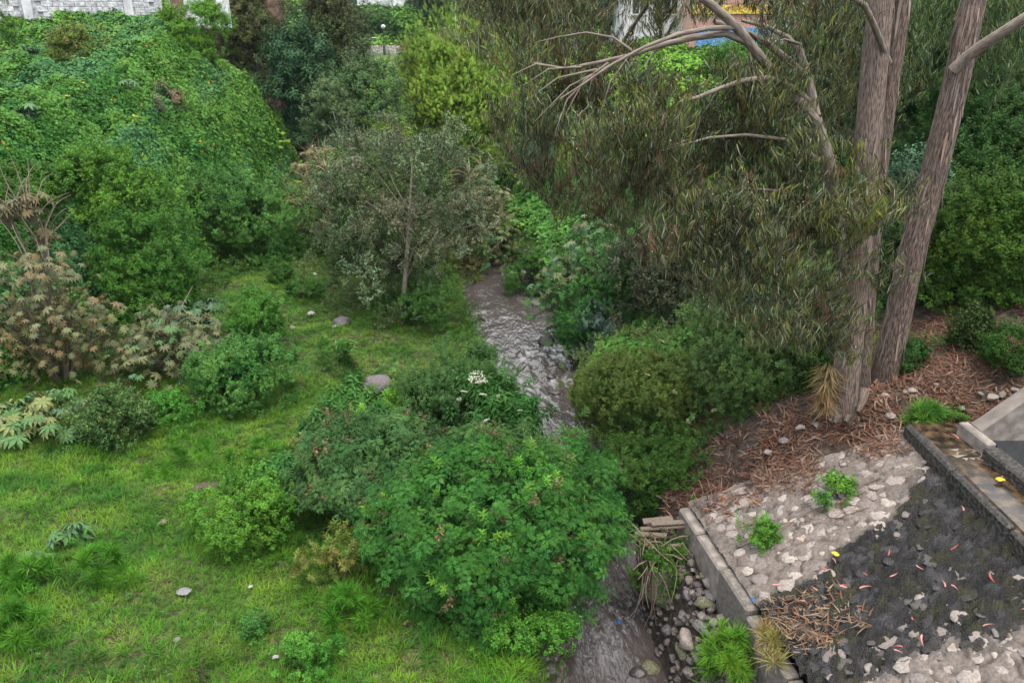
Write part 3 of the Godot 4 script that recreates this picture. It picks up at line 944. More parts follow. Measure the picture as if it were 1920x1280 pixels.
func make_weir() -> void:
	var r := rnd(301)
	var cell := FastNoiseLite.new()
	cell.noise_type = FastNoiseLite.TYPE_CELLULAR
	cell.cellular_return_type = FastNoiseLite.RETURN_DISTANCE2_SUB
	cell.frequency = 3.4
	cell.seed = 8
	# the apron: a sloping slab of stones set in mortar, its middle black and wet
	var o := thing("stone_apron", "sloping stone-pitched weir apron, pale and dry above, black and wet below", "weir apron", Vector3.ZERO)
	var dry_geo := Geo.new()
	var wet_geo := Geo.new()
	var nx := 120
	var zs := []
	var z := -10.45
	while z < -2.6:
		zs.append(z)
		z += 0.032
	var hs := PackedFloat32Array()
	var wetness := PackedFloat32Array()
	var pos := PackedVector3Array()
	var cols := PackedColorArray()
	for zz in zs:
		var e := apron_edge(zz) + 0.17
		for i in nx + 1:
			var x := lerpf(e - 0.06, 6.07, float(i) / nx)
			var wt := apron_wet(x, zz)
			var bumps := cell.get_noise_2d(x * 1.0, zz) * 0.5 + 0.5
			var y := apron_y(x, zz) + n_fine.get_noise_2d(x * 3.0, zz * 3.0) * 0.035 + n_mid.get_noise_2d(x * 1.2, zz * 1.2) * 0.03
			y += lerpf(smoothstep(0.0, 0.12, bumps) * 0.035, smoothstep(0.0, 0.3, bumps) * 0.035 + n_fine.get_noise_2d(x * 3.0, zz * 3.0) * 0.10 + absf(n_fine.get_noise_2d(x * 1.4 + 9.0, zz * 1.4)) * 0.10, wt)
			pos.append(Vector3(x, y, zz))
			wetness.append(wt)
			var crack := smoothstep(0.02, 0.12, bumps)
			var pale := Color(0.11, 0.094, 0.086).lerp(Color(0.215, 0.185, 0.172), n_mid.get_noise_2d(x * 3.0, zz * 3.0) * 0.5 + 0.5)
			pale = Color(0.05, 0.041, 0.037).lerp(pale, crack)
			var k := n_fine.get_noise_2d(x * 1.2 + 30.0, zz * 1.2) * 0.5 + 0.5
			var black := Color(0.036, 0.036, 0.041).lerp(Color(0.075, 0.078, 0.036), smoothstep(0.5, 0.8, k)).lerp(Color(0.125, 0.122, 0.138), smoothstep(0.46, 0.24, k))
			cols.append(pale.lerp(black, wt))
	for j in zs.size() - 1:
		for i in nx:
			var a := j * (nx + 1) + i
			var g := wet_geo if wetness[a] > 0.5 else dry_geo
			var k := g.v.size()
			for q in [a, a + 1, a + nx + 1, a + nx + 2]:
				g.v.append(pos[q])
				g.c.append(cols[q])
			g.ix.append_array([k, k + 1, k + 2, k + 1, k + 3, k + 2])
	part("mortar_bed", weld(dry_geo).mesh(mats.mortar, true), o)
	part("wet_moss", weld(wet_geo).mesh(mats.wet_moss, true), o)
	# the stones, each one a part
	var flat: Array[ArrayMesh] = []
	for i in 10:
		flat.append(rock_mesh(200 + i, 0.40, 1.0))
	var count := 0
	var tries := 0
	var kept := []
	while count < 296 and tries < 6000:
		tries += 1
		var zz := r.randf_range(-10.35, -5.5)
		var x := r.randf_range(apron_edge(zz) + 0.25, 5.95)
		var wt := apron_wet(x, zz)
		if wt > 0.5 and r.randf() > (0.6 if zz > -7.5 and x < 5.2 else 0.22):
			continue
		var sz := r.randf_range(0.13, 0.27) * (1.0 if wt < 0.5 or r.randf() < 0.8 else 0.55)
		var ok := true
		for q in kept:
			if Vector2(q.x - x, q.y - zz).length() < (q.z + sz) * 0.37:
				ok = false
				break
		if not ok:
			continue
		kept.append(Vector3(x, zz, sz))
		count += 1
		var b := (Basis(Vector3.BACK, 0.404) * Basis.from_euler(Vector3(r.randf_range(-0.14, 0.14), r.randf() * TAU, r.randf_range(-0.14, 0.14)))).scaled_local(Vector3(sz * r.randf_range(0.9, 1.5), sz * r.randf_range(0.55, 0.9), sz))
		part("stone", flat[r.randi() % 10], o, Transform3D(b, Vector3(x, apron_y(x, zz) + 0.016 - wt * 0.010, zz)), rock_mats[[4, 5, 6, 4][r.randi() % 4] if wt < 0.5 else ([8, 5, 8, 7, 4][r.randi() % 5] if zz > -7.5 and r.randf() < 0.75 or apron_wet(x, zz - 0.35) < 0.5 else [7, 7, 7, 7, 7, 8, 7, 7, 7][r.randi() % 9])])
	var runners := Geo.new()
	for i in 60:
		var zz := r.randf_range(-10.2, -9.0)
		var x := r.randf_range(3.4, 5.7)
		var q := Vector3(x, apron_y(x, zz) + 0.05, zz)
		var d := Vector3(1.0, 0.43, r.randf_range(-0.7, 0.5)).normalized() * (1.0 if r.randf() < 0.5 else -1.0)
		runners.blade(q, d, Vector3(0, 0.3, 1).normalized(), r.randf_range(0.25, 0.8), 0.016, Vector3(0, 0.02, r.randf_range(-0.2, 0.2)), vary(Color(0.17, 0.10, 0.07), r, 0.3), vary(Color(0.22, 0.15, 0.11), r, 0.3), 5)
	var rn := part("dead_runners", runners.mesh(mats.leaf_dull), o)
	rn.set_meta("kind", "stuff")
	# the concrete kerb that ends it above the stream
	var kerb := thing("apron_kerb_wall", "pale concrete retaining wall along the foot of the stone apron, above the boulders", "retaining wall", Vector3.ZERO)
	for e in [[-10.4, -9.72, 0.0], [-9.71, -8.9, -0.012], [-8.89, -8.05, 0.008], [-8.03, -7.6, -0.06], [-7.59, -7.0, -0.085], [-6.98, -5.4, -0.10], [-5.39, -3.0, -0.09]]:
		var g := Geo.new()
		var a := Vector3(apron_edge(e[0]), 0, e[0])
		var b := Vector3(apron_edge(e[1]), 0, e[1])
		var c := (a + b) * 0.5
		var t := Transform3D(Basis(Vector3.UP, atan2(b.x - a.x, b.z - a.z)), Vector3(c.x + 0.07 + r.randf_range(-0.012, 0.012), 0.52 + e[2], c.z))
		g.box(t, Vector3(0.21, 1.84, a.distance_to(b)), 0.03)
		part("wall_section", g.mesh(mats.concrete if e[0] < -9.0 else mats.concrete_low), kerb)
	# sill, wet ledge, second step and the upper channel
	var sill := thing("weir_sill", "dark wet concrete weir sill with a brown ledge above the apron", "weir sill", Vector3.ZERO)
	var s1 := Geo.new()
	s1.box(Transform3D(Basis.IDENTITY, Vector3(6.75, 2.0, -6.6)), Vector3(1.4, 2.0, 7.5), 0.03)
	part("ledge", s1.mesh(mats.wet_floor), sill)
	for i in 5:
		var s2 := Geo.new()
		s2.box(Transform3D(Basis(Vector3.UP, r.randf_range(-0.015, 0.015)), Vector3(6.02, 2.36, -9.68 + i * 1.32)), Vector3(0.12, 1.26, 1.29), 0.04)
		part("face_block", s2.mesh(mats.concrete_dark), sill)
	var s3 := Geo.new()
	s3.box(Transform3D(Basis(Vector3.UP, 0.05), Vector3(6.83, 2.2, -5.56)), Vector3(0.24, 1.95, 7.5), 0.03)
	part("upper_step", s3.mesh(mats.concrete_dark), sill)
	var dried := Geo.new()
	for i in 9:
		var p := Vector3(6.30 + r.randf_range(-0.16, 0.2), 3.004, -9.45 + r.randf_range(-0.1, 0.22))
		dried.tri(p, p + Vector3(r.randf_range(0.08, 0.25), 0.0, r.randf_range(-0.06, 0.02)), p + Vector3(r.randf_range(0.0, 0.1), 0.0, r.randf_range(0.04, 0.09)), Color(0.8, 0.8, 0.75))
	part("dry_patch", dried.mesh(mats.stone_pale), sill)
	var chan := Geo.new()
	chan.box(Transform3D(Basis.IDENTITY, Vector3(9.1, 2.99, -6.0)), Vector3(4.4, 0.1, 7.4), 0.0)
	var pool := mat("pool", 0.06, Color(0.02, 0.024, 0.028))
	structure("channel_water", chan.mesh(pool))
	var wing := thing("wing_wall", "grey concrete wing wall with a sloping top beside the upper channel", "wing wall", Vector3.ZERO)
	var wg := Geo.new()
	var poly := [Vector2(6.74, 1.6), Vector2(6.74, 3.18), Vector2(6.86, 3.28), Vector2(8.6, 4.95), Vector2(10.5, 4.9), Vector2(10.5, 1.6)]
	for i in poly.size():
		var a: Vector2 = poly[i]
		var b: Vector2 = poly[(i + 1) % poly.size()]
		wg.tri(Vector3(a.x, a.y, -9.72), Vector3(b.x, b.y, -9.72), Vector3(b.x, b.y, -9.98), Color.WHITE)
		wg.tri(Vector3(a.x, a.y, -9.72), Vector3(b.x, b.y, -9.98), Vector3(a.x, a.y, -9.98), Color.WHITE)
		if i > 0 and i < poly.size() - 1:
			for q in [-9.72, -9.98]:
				wg.tri(Vector3(poly[0].x, poly[0].y, q), Vector3(a.x, a.y, q), Vector3(b.x, b.y, q), Color.WHITE)
	part("wall_body", wg.mesh(mats.concrete), wing)
	var stub := Geo.new()
	stub.box(Transform3D(Basis(Vector3.UP, 0.06), Vector3(6.65, 2.75, -9.66)), Vector3(0.15, 0.9, 0.66), 0.02)
	part("end_block", stub.mesh(mats.concrete), wing)

func apron_wet(x: float, z: float) -> float:   # the trickling water's dark stain, a band running down from the sill
	var wob := n_mid.get_noise_2d(x * 1.3, z * 1.3) * 0.45 + n_fine.get_noise_2d(x, z) * 0.22
	var t := clampf((x - 2.9) / 3.15, 0.0, 1.0)
	var up := -8.05 - 0.5 * t - 1.2 * t * t * t + wob * 0.7
	var down := lerpf(-6.45, -6.75, t) + wob * 0.8
	return smoothstep(up - 0.16, up + 0.16, z) * (1.0 - smoothstep(down - 0.2, down + 0.2, z))

func weld(g: Geo) -> Geo:
	var seen := {}
	var o := Geo.new()
	for i in g.ix:
		var p := g.v[i].snapped(Vector3.ONE * 0.0005)
		if not seen.has(p):
			seen[p] = o.v.size()
			o.v.append(g.v[i])
			o.c.append(g.c[i])
		o.ix.append(seen[p])
	return o

func hut(called: String, label: String, at: Vector3, turn: float, size: Vector3, wall: Material, windows: Array, group := "") -> Node3D:   # a house: wall, windows (> frame, sill), roof slab
	var o := thing(called, label, "house", at, group, turn)
	var g := Geo.new()
	g.box(Transform3D(Basis.IDENTITY, Vector3(0, size.y * 0.5 - 1.0, 0)), size + Vector3(0, 2, 0), 0.03)
	part("wall", g.mesh(wall), o)
	var rf := Geo.new()
	rf.box(Transform3D(Basis.IDENTITY, Vector3(0, size.y + 0.11, 0)), Vector3(size.x + 0.5, 0.2, size.z + 0.5), 0.03)
	part("roof_slab", rf.mesh(mats.concrete), o)
	for w in windows:
		var p := Geo.new()
		p.box(Transform3D(Basis.IDENTITY, Vector3(w[0], w[1], size.z * 0.5 + 0.02)), Vector3(w[2], w[3], 0.05), 0.0)
		var pane := part("window", p.mesh(mats.dark_glass), o)
		for e in [[Vector3(w[0], w[1] - w[3] * 0.5 - 0.06, 0), Vector3(w[2] + 0.24, 0.1, 0.16)], [Vector3(w[0], w[1] + w[3] * 0.5 + 0.06, 0), Vector3(w[2] + 0.24, 0.1, 0.12)], [Vector3(w[0], w[1], 0), Vector3(0.06, w[3], 0.12)]]:
			var f := Geo.new()
			f.box(Transform3D(Basis.IDENTITY, e[0] + Vector3(0, 0, size.z * 0.5 + 0.05)), e[1], 0.0)
			part("frame", f.mesh(mats.render_white), pane)
	return o

func make_walls_and_houses() -> void:
	var r := rnd(401)
	# the block wall at the top of the creeper slope, each block a part
	var bw := thing("block_wall", "whitewashed concrete block wall at the top of the creeper slope", "block wall", Vector3.ZERO)
	var a := Vector3(-23.6, 0, -32.6)
	var b := Vector3(-14.9, 0, -35.6)
	var yaw := atan2(-(b.z - a.z), b.x - a.x)
	var ln := a.distance_to(b)
	var bd := Geo.new()
	bd.box(Transform3D(Basis.IDENTITY, Vector3.ZERO), Vector3(0.395, 0.192, 0.14), 0.012)
	var bm := bd.mesh(mats.block)
	var base := 8.35
	for row in 11:
		var n := int(ln / 0.405)
		for i in n:
			var t := (i + (0.5 if row % 2 else 0.0)) * 0.405
			if absf(t - 4.15) < 0.36 or t > ln:
				continue
			var dirty := row > 8 and t > 4.4
			var p := a + (b - a).normalized() * t + Vector3(0, base + row * 0.2, 0)
			var m: Material = [mats.block, mats.block, mats.block_b][r.randi() % 3]
			if dirty or (row < 2 and r.randf() < 0.5):
				m = mats.block_dirty
			part("block", bm, bw, Transform3D(Basis(Vector3.UP, yaw), p + Vector3(r.randf_range(-0.004, 0.004), 0, r.randf_range(-0.006, 0.006))), m)
	var core := Geo.new()
	core.box(Transform3D(Basis(Vector3.UP, yaw), (a + b) * 0.5 + Vector3(0, 9.2, -0.06)), Vector3(ln - 0.05, 2.6, 0.1), 0.0)
	part("mortar_core", core.mesh(mats.block_b), bw)
	for t in [4.15, 0.02, 7.9]:
		var col := Geo.new()
		col.box(Transform3D(Basis(Vector3.UP, yaw), a + (b - a).normalized() * t + Vector3(0, 9.3, 0.03)), Vector3(0.34, 2.9, 0.24), 0.02)
		part("column", col.mesh(mats.render_white), bw)
	# wall that turns back from the corner
	var side := thing("return_wall", "white block wall turning back from the corner of the whitewashed wall", "block wall", Vector3.ZERO)
	for row in 11:
		for i in 8:
			part("block", bm, side, Transform3D(Basis(Vector3.UP, yaw + 1.62), b + Vector3(0.16, base + row * 0.2, -0.25) + Vector3(cos(yaw + 1.62), 0, -sin(yaw + 1.62)) * ((i + 0.5 * (row % 2)) * 0.405)), [mats.block, mats.block_b, mats.block][r.randi() % 3])
	# brown cliff with dead creepers behind the spur and the pale wall on it
	var rk := Geo.new()
	var nn := 40
	for j in nn + 1:
		for i in nn + 1:
			var u := float(i) / nn
			var v := float(j) / nn
			var p := Vector3(lerpf(-18.5, -12.6, u), lerpf(3.0, 11.8, v), -42.0 - v * 1.6 - u * 3.0)
			p.z += n_mid.get_noise_2d(p.x * 1.2, p.y * 0.5) * 0.8 + n_fine.get_noise_2d(p.x, p.y * 0.6) * 0.2
			rk.v.append(p)
			rk.c.append(Color(1, 1, 1))
	for j in nn:
		for i in nn:
			var q := j * (nn + 1) + i
			rk.ix.append_array([q, q + nn + 1, q + 1, q + 1, q + nn + 1, q + nn + 2])
	structure("earth_cliff", rk.mesh(mats.brown_rock, true))
	var pw := Geo.new()
	pw.box(Transform3D(Basis(Vector3.UP, -0.2), Vector3(-15.2, 9.4, -41.6)), Vector3(2.4, 1.5, 0.25), 0.04)
	tag(part("rubble_wall", pw.mesh(mats.render_white), self), "small pale wall fragment on the brown cliff behind the spur", "wall")
	# far houses on the right slope
	var h1 := hut("brick_house", "pink brick house with a blue base and yellow band beyond the gum boughs", Vector3(14.6, 7.6, -52.0), -0.12, Vector3(7.2, 5.2, 6), mats.brick_b, [[-2.2, 3.6, 1.3, 1.3], [1.9, 3.7, 1.1, 1.2]])
	for row in 10:
		for i in 12:
			var g := Geo.new()
			g.box(Transform3D(Basis.IDENTITY, Vector3(-3.25 + i * 0.6 + 0.3 * (row % 2), 2.55 + row * 0.26, 3.02)), Vector3(0.57, 0.23, 0.06), 0.0)
			if absf(-3.25 + i * 0.6 + 2.2) < 1.0 and row > 1 and row < 8 or absf(-3.25 + i * 0.6 - 1.9) < 0.9 and row > 1 and row < 8 or i == 11 and row % 2:
				continue
			part("brick", g.mesh([mats.brick, mats.brick_b, mats.brick_b][r.randi() % 3]), h1)
	var band := Geo.new()
	band.box(Transform3D(Basis.IDENTITY, Vector3(0, 2.1, 3.06)), Vector3(7.3, 0.5, 0.16), 0.02)
	part("yellow_band", band.mesh(mats.yellow_paint), h1)
	var low := Geo.new()
	low.box(Transform3D(Basis.IDENTITY, Vector3(-1.1, 0.35, 3.05)), Vector3(4.2, 1.5, 0.1), 0.02)
	part("blue_panel", low.mesh(mats.blue_paint), h1)
	var low2 := Geo.new()
	low2.box(Transform3D(Basis.IDENTITY, Vector3(2.4, 0.45, 3.05)), Vector3(2.4, 2.4, 0.1), 0.02)
	part("white_panel", low2.mesh(mats.render_white), h1)
	var h2 := hut("tiled_house", "white house with red tiled roof glimpsed left of the twin trunk", Vector3(23.0, 8.2, -54.0), -0.3, Vector3(6.0, 2.4, 5), mats.render_white, [[-1.6, 1.3, 1.0, 1.1]])
	for row in 6:
		for i in 14:
			var t := Geo.new()
			t.box(Transform3D(Basis(Vector3.RIGHT, 0.5), Vector3(-3.2 + i * 0.48, 2.5 + row * 0.22, 3.0 - row * 0.42)), Vector3(0.45, 0.07, 0.5), 0.02)
			part("roof_tile", t.mesh(mats.roof_tile), h2)
	hut("white_house", "white house with dark windows far off between the gum boughs", Vector3(9.8, 8.6, -60.0), 0.1, Vector3(5.0, 3.6, 5), mats.render_white, [[-1.3, 1.6, 0.9, 1.1], [0.9, 1.6, 0.9, 1.1]])
	hut("pink_house", "narrow pink rendered house right of the brick house", Vector3(19.4, 8.0, -54.5), -0.2, Vector3(2.6, 4.6, 5), mats.brick_b, [[0.2, 3.0, 0.9, 1.3]])
	hut("terrace_house", "white two-storey house with a veranda at the head of the valley", Vector3(-21.5, 11.2, -118.0), 0.15, Vector3(13.0, 5.4, 8), mats.render_white, [[-4.4, 1.3, 2.4, 1.3], [-1.0, 1.3, 1.6, 1.3], [3.8, 3.9, 1.4, 1.2], [0.6, 3.9, 1.4, 1.2]])
	# road over the valley head, its parapet, rails and lamp
	var road := Geo.new()
	road.box(Transform3D(Basis(Vector3.UP, 0.12), Vector3(-13.0, 6.52, -88.0)), Vector3(60, 0.12, 5.0), 0.0)
	structure("far_road", road.mesh(mats.paving))
	var pp := thing("parapet", "pale low parapet wall along the far road at the valley head", "parapet", Vector3(-13.6, 6.3, -85.2), "", 0.12)
	for i in 9:
		var g := Geo.new()
		g.box(Transform3D(Basis.IDENTITY, Vector3(-4.0 + i * 1.0, 0.35, 0)), Vector3(0.97, 0.95 + 0.04 * (i % 2), 0.3), 0.03)
		part("panel", g.mesh(mats.paving), pp)
	var lamp := thing("street_lamp", "dark street lamp with white globe on the far road", "street lamp", Vector3(-13.1, 6.6, -84.0))
	lamp.scale = Vector3.ONE * 0.66
	limb([Vector3(0, -0.4, 0), Vector3(0, 0.3, 0), Vector3(0, 0.9, 0)], 0.22, 0.16, mats.lamp_metal, lamp, "base", 8)
	limb([Vector3(0, 0.9, 0), Vector3(0, 2.0, 0), Vector3(0, 3.4, 0)], 0.09, 0.06, mats.lamp_metal, lamp, "post", 8)
	var globe := SphereMesh.new()
	globe.radius = 0.34
	globe.height = 0.6
	globe.radial_segments = 16
	globe.rings = 8
	globe.material = mats.lamp_white
	part("lamp_shade", globe, lamp, Transform3D(Basis.IDENTITY, Vector3(0.05, 3.6, 0)))
	for e in [[-17.4, 1.6], [-14.9, 1.4]]:
		var post := thing("railing_post", "thin white railing post on the far road's edge" + (", left of the lamp" if e[0] < -16.0 else ", just beside the lamp"), "post", Vector3(e[0], 6.5, -85.6))
		limb([Vector3.ZERO, Vector3(0, e[1] * 0.5, 0), Vector3(0, e[1], 0)], 0.05, 0.05, mats.lamp_white, post, "upright", 6)
		limb([Vector3(-0.05, e[1], 0), Vector3(0.45, e[1] + 0.02, 0), Vector3(0.9, e[1], 0)], 0.04, 0.04, mats.lamp_white, post, "rail", 6)
	var tall := thing("lamp_pole", "slim white lamp pole in front of the brown bush on the far slope", "lamp pole", Vector3(-5.7, 6.6, -84.0))
	limb([Vector3.ZERO, Vector3(0, 2.6, 0), Vector3(0, 5.4, 0), Vector3(-0.3, 5.7, 0)], 0.08, 0.05, mats.lamp_white, tall, "post", 8)
	var head := Geo.new()
	head.box(Transform3D(Basis.IDENTITY, Vector3(-0.55, 5.7, 0)), Vector3(0.6, 0.12, 0.2), 0.03)
	part("lamp_head", head.mesh(mats.lamp_white), tall)

func make_cover() -> void:
	# lawn grass: short turf, darker tall clumps, dry straw
	var r := rnd(501)
	var sets := {"grass": [[], PackedColorArray()], "tall": [[], PackedColorArray()], "dry": [[], PackedColorArray()]}
	var z := -4.8
	while z > -29.0:
		var step := 0.082 if z > -16.0 else 0.115
		var x := -15.0
		while x < 7.0:
			x += step
			if absf(x) > 0.70 * (3.5 - z):
				continue
			var q := Vector2(x + r.randf_range(-0.06, 0.06), z + r.randf_range(-0.06, 0.06))
			var h := ground(q.x, q.y)
			var u := h.y
			var left := u > 2.75 and u < 5.75
			var right := u > 7.5 and u < 9.6 and z < -12.4 and r.randf() < 0.75
			if not left and not right:
				continue
			var pn := n_big.get_noise_2d(q.x * 2.2 + 50.0, q.y * 2.2)
			var pm := n_mid.get_noise_2d(q.x * 1.5, q.y * 1.5 + 90.0)
			var col := Color(0.062, 0.185, 0.016).lerp(Color(0.125, 0.25, 0.024), smoothstep(-0.25, 0.35, pm + pn * 0.6))
			col = col.lerp(Color(0.036, 0.13, 0.016), smoothstep(0.05, 0.40, pn - pm * 0.4))
			var kind := "grass"
			if left and pn - pm * 0.4 > 0.10 and r.randf() < 0.30:
				kind = "tall"
			elif left and (pm + r.randf_range(-0.3, 0.3) > 0.22 - (0.24 if z > -13.0 else 0.05)):
				kind = "dry"
			if right:
				kind = "tall" if r.randf() < 0.3 else "grass"
				col = Color(0.06, 0.16, 0.016).lerp(Color(0.09, 0.19, 0.02), r.randf())
			if u > 4.9 and u < 5.75 and left and r.randf() < 0.4:
				kind = "tall"
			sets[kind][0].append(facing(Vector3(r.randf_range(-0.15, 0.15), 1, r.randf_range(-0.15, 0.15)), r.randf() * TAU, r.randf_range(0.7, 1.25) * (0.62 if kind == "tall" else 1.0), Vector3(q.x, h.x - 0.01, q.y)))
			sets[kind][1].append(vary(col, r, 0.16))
		z -= step
	var g := Node3D.new()
	g.name = "lawn_grass"
	add_child(g)
	tag(g, "short bright green and straw-flecked turf of the left bank", "grass")
	g.set_meta("kind", "stuff")
	for k in sets:
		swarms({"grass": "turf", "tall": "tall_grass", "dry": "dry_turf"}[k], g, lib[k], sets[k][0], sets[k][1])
	# creepers: rounded leaves over the whole left slope, another sheet on the right bank
	var where := []
	var tint := PackedColorArray()
	var tries := 0
	while where.size() < 120000 and tries < 1300000:
		tries += 1
		var zz := -r.randf_range(11.5, 46.0)
		var xx := r.randf_range(-26.0, -7.5)
		if absf(xx) > 0.73 * (4.0 - zz):
			continue
		var h := ground(xx, zz)
		if h.y > 2.98 or h.y < 0.55:
			continue
		var e := 0.25
		var nrm := Vector3(h.x - ground(xx + e, zz).x, e, h.x - ground(xx, zz + e).x).normalized()
		if r.randf() > 0.45 + (1.0 - nrm.y) * 1.4:
			continue
		var k := n_big.get_noise_2d(xx * 1.6 + zz * 0.4, h.x * 2.5 + zz * 1.0)
		var k2 := n_mid.get_noise_2d(xx * 0.9, zz * 0.9)
		var col := Color(0.036, 0.122, 0.022).lerp(Color(0.078, 0.19, 0.034), smoothstep(-0.3, 0.4, k2)).lerp(Color(0.06, 0.165, 0.06), smoothstep(0.0, 0.3, k))
		if zz < -29.0 and r.randf() < 0.4:
			col = col.lerp(Color(0.13, 0.25, 0.035), 0.6)
		if n_fine.get_noise_2d(xx * 0.55, zz * 0.55 + h.x * 0.5) < -0.22 and r.randf() < 0.8:
			continue
		if r.randf() < 0.006:
			col = Color(0.38, 0.30, 0.03)
		where.append(facing((nrm + dir(r) * 0.65), r.randf() * TAU, r.randf_range(0.45, 0.85), Vector3(xx, h.x + r.randf_range(0.0, 0.12) + maxf(0.0, k2 * 0.5) * r.randf(), zz)))
		tint.append(vary(col, r, 0.2))
	var cr := Node3D.new()
	cr.name = "slope_creeper"
	add_child(cr)
	tag(cr, "dense leafy creeper covering the steep left slope", "creeper")
	cr.set_meta("kind", "stuff")
	swarms("creeper_leaves", cr, lib.round, where, tint)
	where = []
	tint = PackedColorArray()
	tries = 0
	while where.size() < 11000 and tries < 100000:
		tries += 1
		var zz := -r.randf_range(16.5, 34.0)
		var h0 := stream_edges(zz)
		var xx := h0.y + r.randf_range(0.35, 6.5)
		var h := ground(xx, zz)
		if h.y < 7.75 or zz < -26.5 and xx < h0.y + 1.2:
			continue
		where.append(facing((Vector3(-0.45, 1, 0.25) + dir(r) * 0.45), r.randf() * TAU, r.randf_range(0.7, 1.2), Vector3(xx, h.x + r.randf_range(0.02, 0.35), zz)))
		tint.append(vary(Color(0.055, 0.17, 0.03).lerp(Color(0.10, 0.245, 0.05), r.randf()), r, 0.2))
	var cr2 := Node3D.new()
	cr2.name = "bank_creeper"
	add_child(cr2)
	tag(cr2, "leafy creeper hanging down the right bank above the far bend of the stream", "creeper")
	cr2.set_meta("kind", "stuff")
	swarms("creeper_leaves", cr2, lib.round, where, tint)
	# fallen bark and leaves under the gum trees
	where = []
	tint = PackedColorArray()
	tries = 0
	while where.size() < 4300 and tries < 60000:
		tries += 1
		var xx := r.randf_range(2.5, 11.0)
		var zz := -r.randf_range(9.9, 14.6)
		if xx < 6.3 and zz > -10.5:
			zz = -10.5 + r.randf_range(-0.3, 0.75) * r.randf()
		var h := ground(xx, zz)
		var on_slab := zz > -10.4 and xx < 6.0
		var y := apron_y(xx, zz) + 0.05 if on_slab else h.x + 0.02
		if h.y < 7.9 and not on_slab or xx < apron_edge(zz) + 0.2 and on_slab:
			continue
		if not on_slab and zz < -11.5 and xx < 4.9 + (-zz - 10.4) * 0.9 and r.randf() < 0.85:
			continue
		if r.randf() < 0.42 + n_mid.get_noise_2d(xx * 1.4, zz * 1.4) * 1.4:
			continue
		where.append(facing(Vector3(-0.3, 1, 0.25) + dir(r) * 0.25, r.randf() * TAU, r.randf_range(0.6, 1.15), Vector3(xx, y, zz)))
		tint.append(vary(Color(0.82, 0.80, 0.80).lerp(Color(0.42, 0.40, 0.40), r.randf()), r, 0.2))
	for i in 70:
		var zz := r.randf_range(-8.0, -7.15)
		var xx := apron_edge(zz) + r.randf_range(0.2, 1.0)
		where.append(facing(Vector3(-0.3, 1, 0.1) + dir(r) * 0.3, r.randf() * TAU, r.randf_range(0.5, 0.9), Vector3(xx, apron_y(xx, zz) + 0.05, zz)))
		tint.append(vary(Color(0.7, 0.8, 0.75), r, 0.2))
	var lt := Node3D.new()
	lt.name = "bark_litter"
	add_child(lt)
	tag(lt, "reddish fallen bark strips and leaves under the gum trees", "leaf litter")
	lt.set_meta("kind", "stuff")
	swarms("litter", lt, lib.strip, where, tint)
	# low leafy undergrowth between the shrubs of both banks
	where = []
	tint = PackedColorArray()
	tries = 0
	while where.size() < 15000 and tries < 200000:
		tries += 1
		var zz := -r.randf_range(11.2, 30.0)
		var xx := r.randf_range(-13.0, 15.0)
		if absf(xx) > 0.72 * (4.0 - zz):
			continue
		var h := ground(xx, zz)
		var lump := n_mid.get_noise_2d(xx * 1.1 + 20.0, zz * 1.1)
		var right: bool = h.y > 7.45 and (xx < 4.2 + (-zz - 10.6) * 0.85 or zz < -15.5) and not (zz > -12.2 and h.y > 8.3)
		var toe: bool = h.y > 2.6 and h.y < 3.25 and zz < -15.0
		var edge: bool = h.y > 4.9 and h.y < 5.75 and lump > -0.08
		if not (right or toe or edge) or lump < -0.25:
			continue
		where.append(facing(Vector3.UP + dir(r) * 0.7, r.randf() * TAU, r.randf_range(0.45, 0.85), Vector3(xx, h.x + maxf(0.0, lump) * r.randf() * 1.5, zz)))
		tint.append(vary(Color(0.045, 0.12, 0.025).lerp(Color(0.085, 0.17, 0.04), smoothstep(-0.2, 0.5, lump)), r, 0.25))
	tries = 0
	while tries < 26000:   # mixed herbs in patches through the turf
		tries += 1
		var zz := -r.randf_range(5.5, 26.0)
		var xx := r.randf_range(-13.0, 1.0)
		var h := ground(xx, zz)
		var patch := n_mid.get_noise_2d(xx * 1.3 - 40.0, zz * 1.3 + 15.0) + n_big.get_noise_2d(xx * 1.5, zz * 1.5) * 0.5
		if h.y < 3.0 or h.y > 5.4 or patch < 0.24 or r.randf() > 0.5:
			continue
		where.append(facing(Vector3.UP + dir(r) * 0.5, r.randf() * TAU, r.randf_range(0.22, 0.45), Vector3(xx, h.x + r.randf_range(0.0, 0.08), zz)))
		tint.append(vary(Color(0.045, 0.13, 0.022).lerp(Color(0.085, 0.18, 0.04), r.randf()), r, 0.3))
	var ug := Node3D.new()
	ug.name = "bank_undergrowth"
	add_child(ug)
	tag(ug, "low leafy undergrowth between the shrubs on both banks", "undergrowth")
	ug.set_meta("kind", "stuff")
	swarms("undergrowth", ug, lib.oval, where, tint)
	# gravel at the foot of the apron wall and along the water
	where = []
	tint = PackedColorArray()
	tries = 0
	while where.size() < 1500 and tries < 60000:
		tries += 1
		var zz := -r.randf_range(5.0, 30.0) if tries % 2 else -r.randf_range(6.0, 10.8)
		var e := stream_edges(zz)
		var xx := e.y + r.randf_range(-0.1, 0.75) if r.randf() < 0.6 else e.x - r.randf_range(-0.15, 0.4)
		var h := ground(xx, zz)
		if zz > -10.25 and xx > apron_edge(zz) - 0.1:
			continue
		where.append(facing(Vector3.UP + dir(r) * 0.5, r.randf() * TAU, r.randf_range(0.05, 0.16), Vector3(xx, h.x + 0.02, zz)))
		tint.append(vary(Color(0.9, 0.9, 0.9).lerp(Color(0.45, 0.42, 0.46), r.randf()), r, 0.25))
	var gv := Node3D.new()
	gv.name = "bank_gravel"
	add_child(gv)
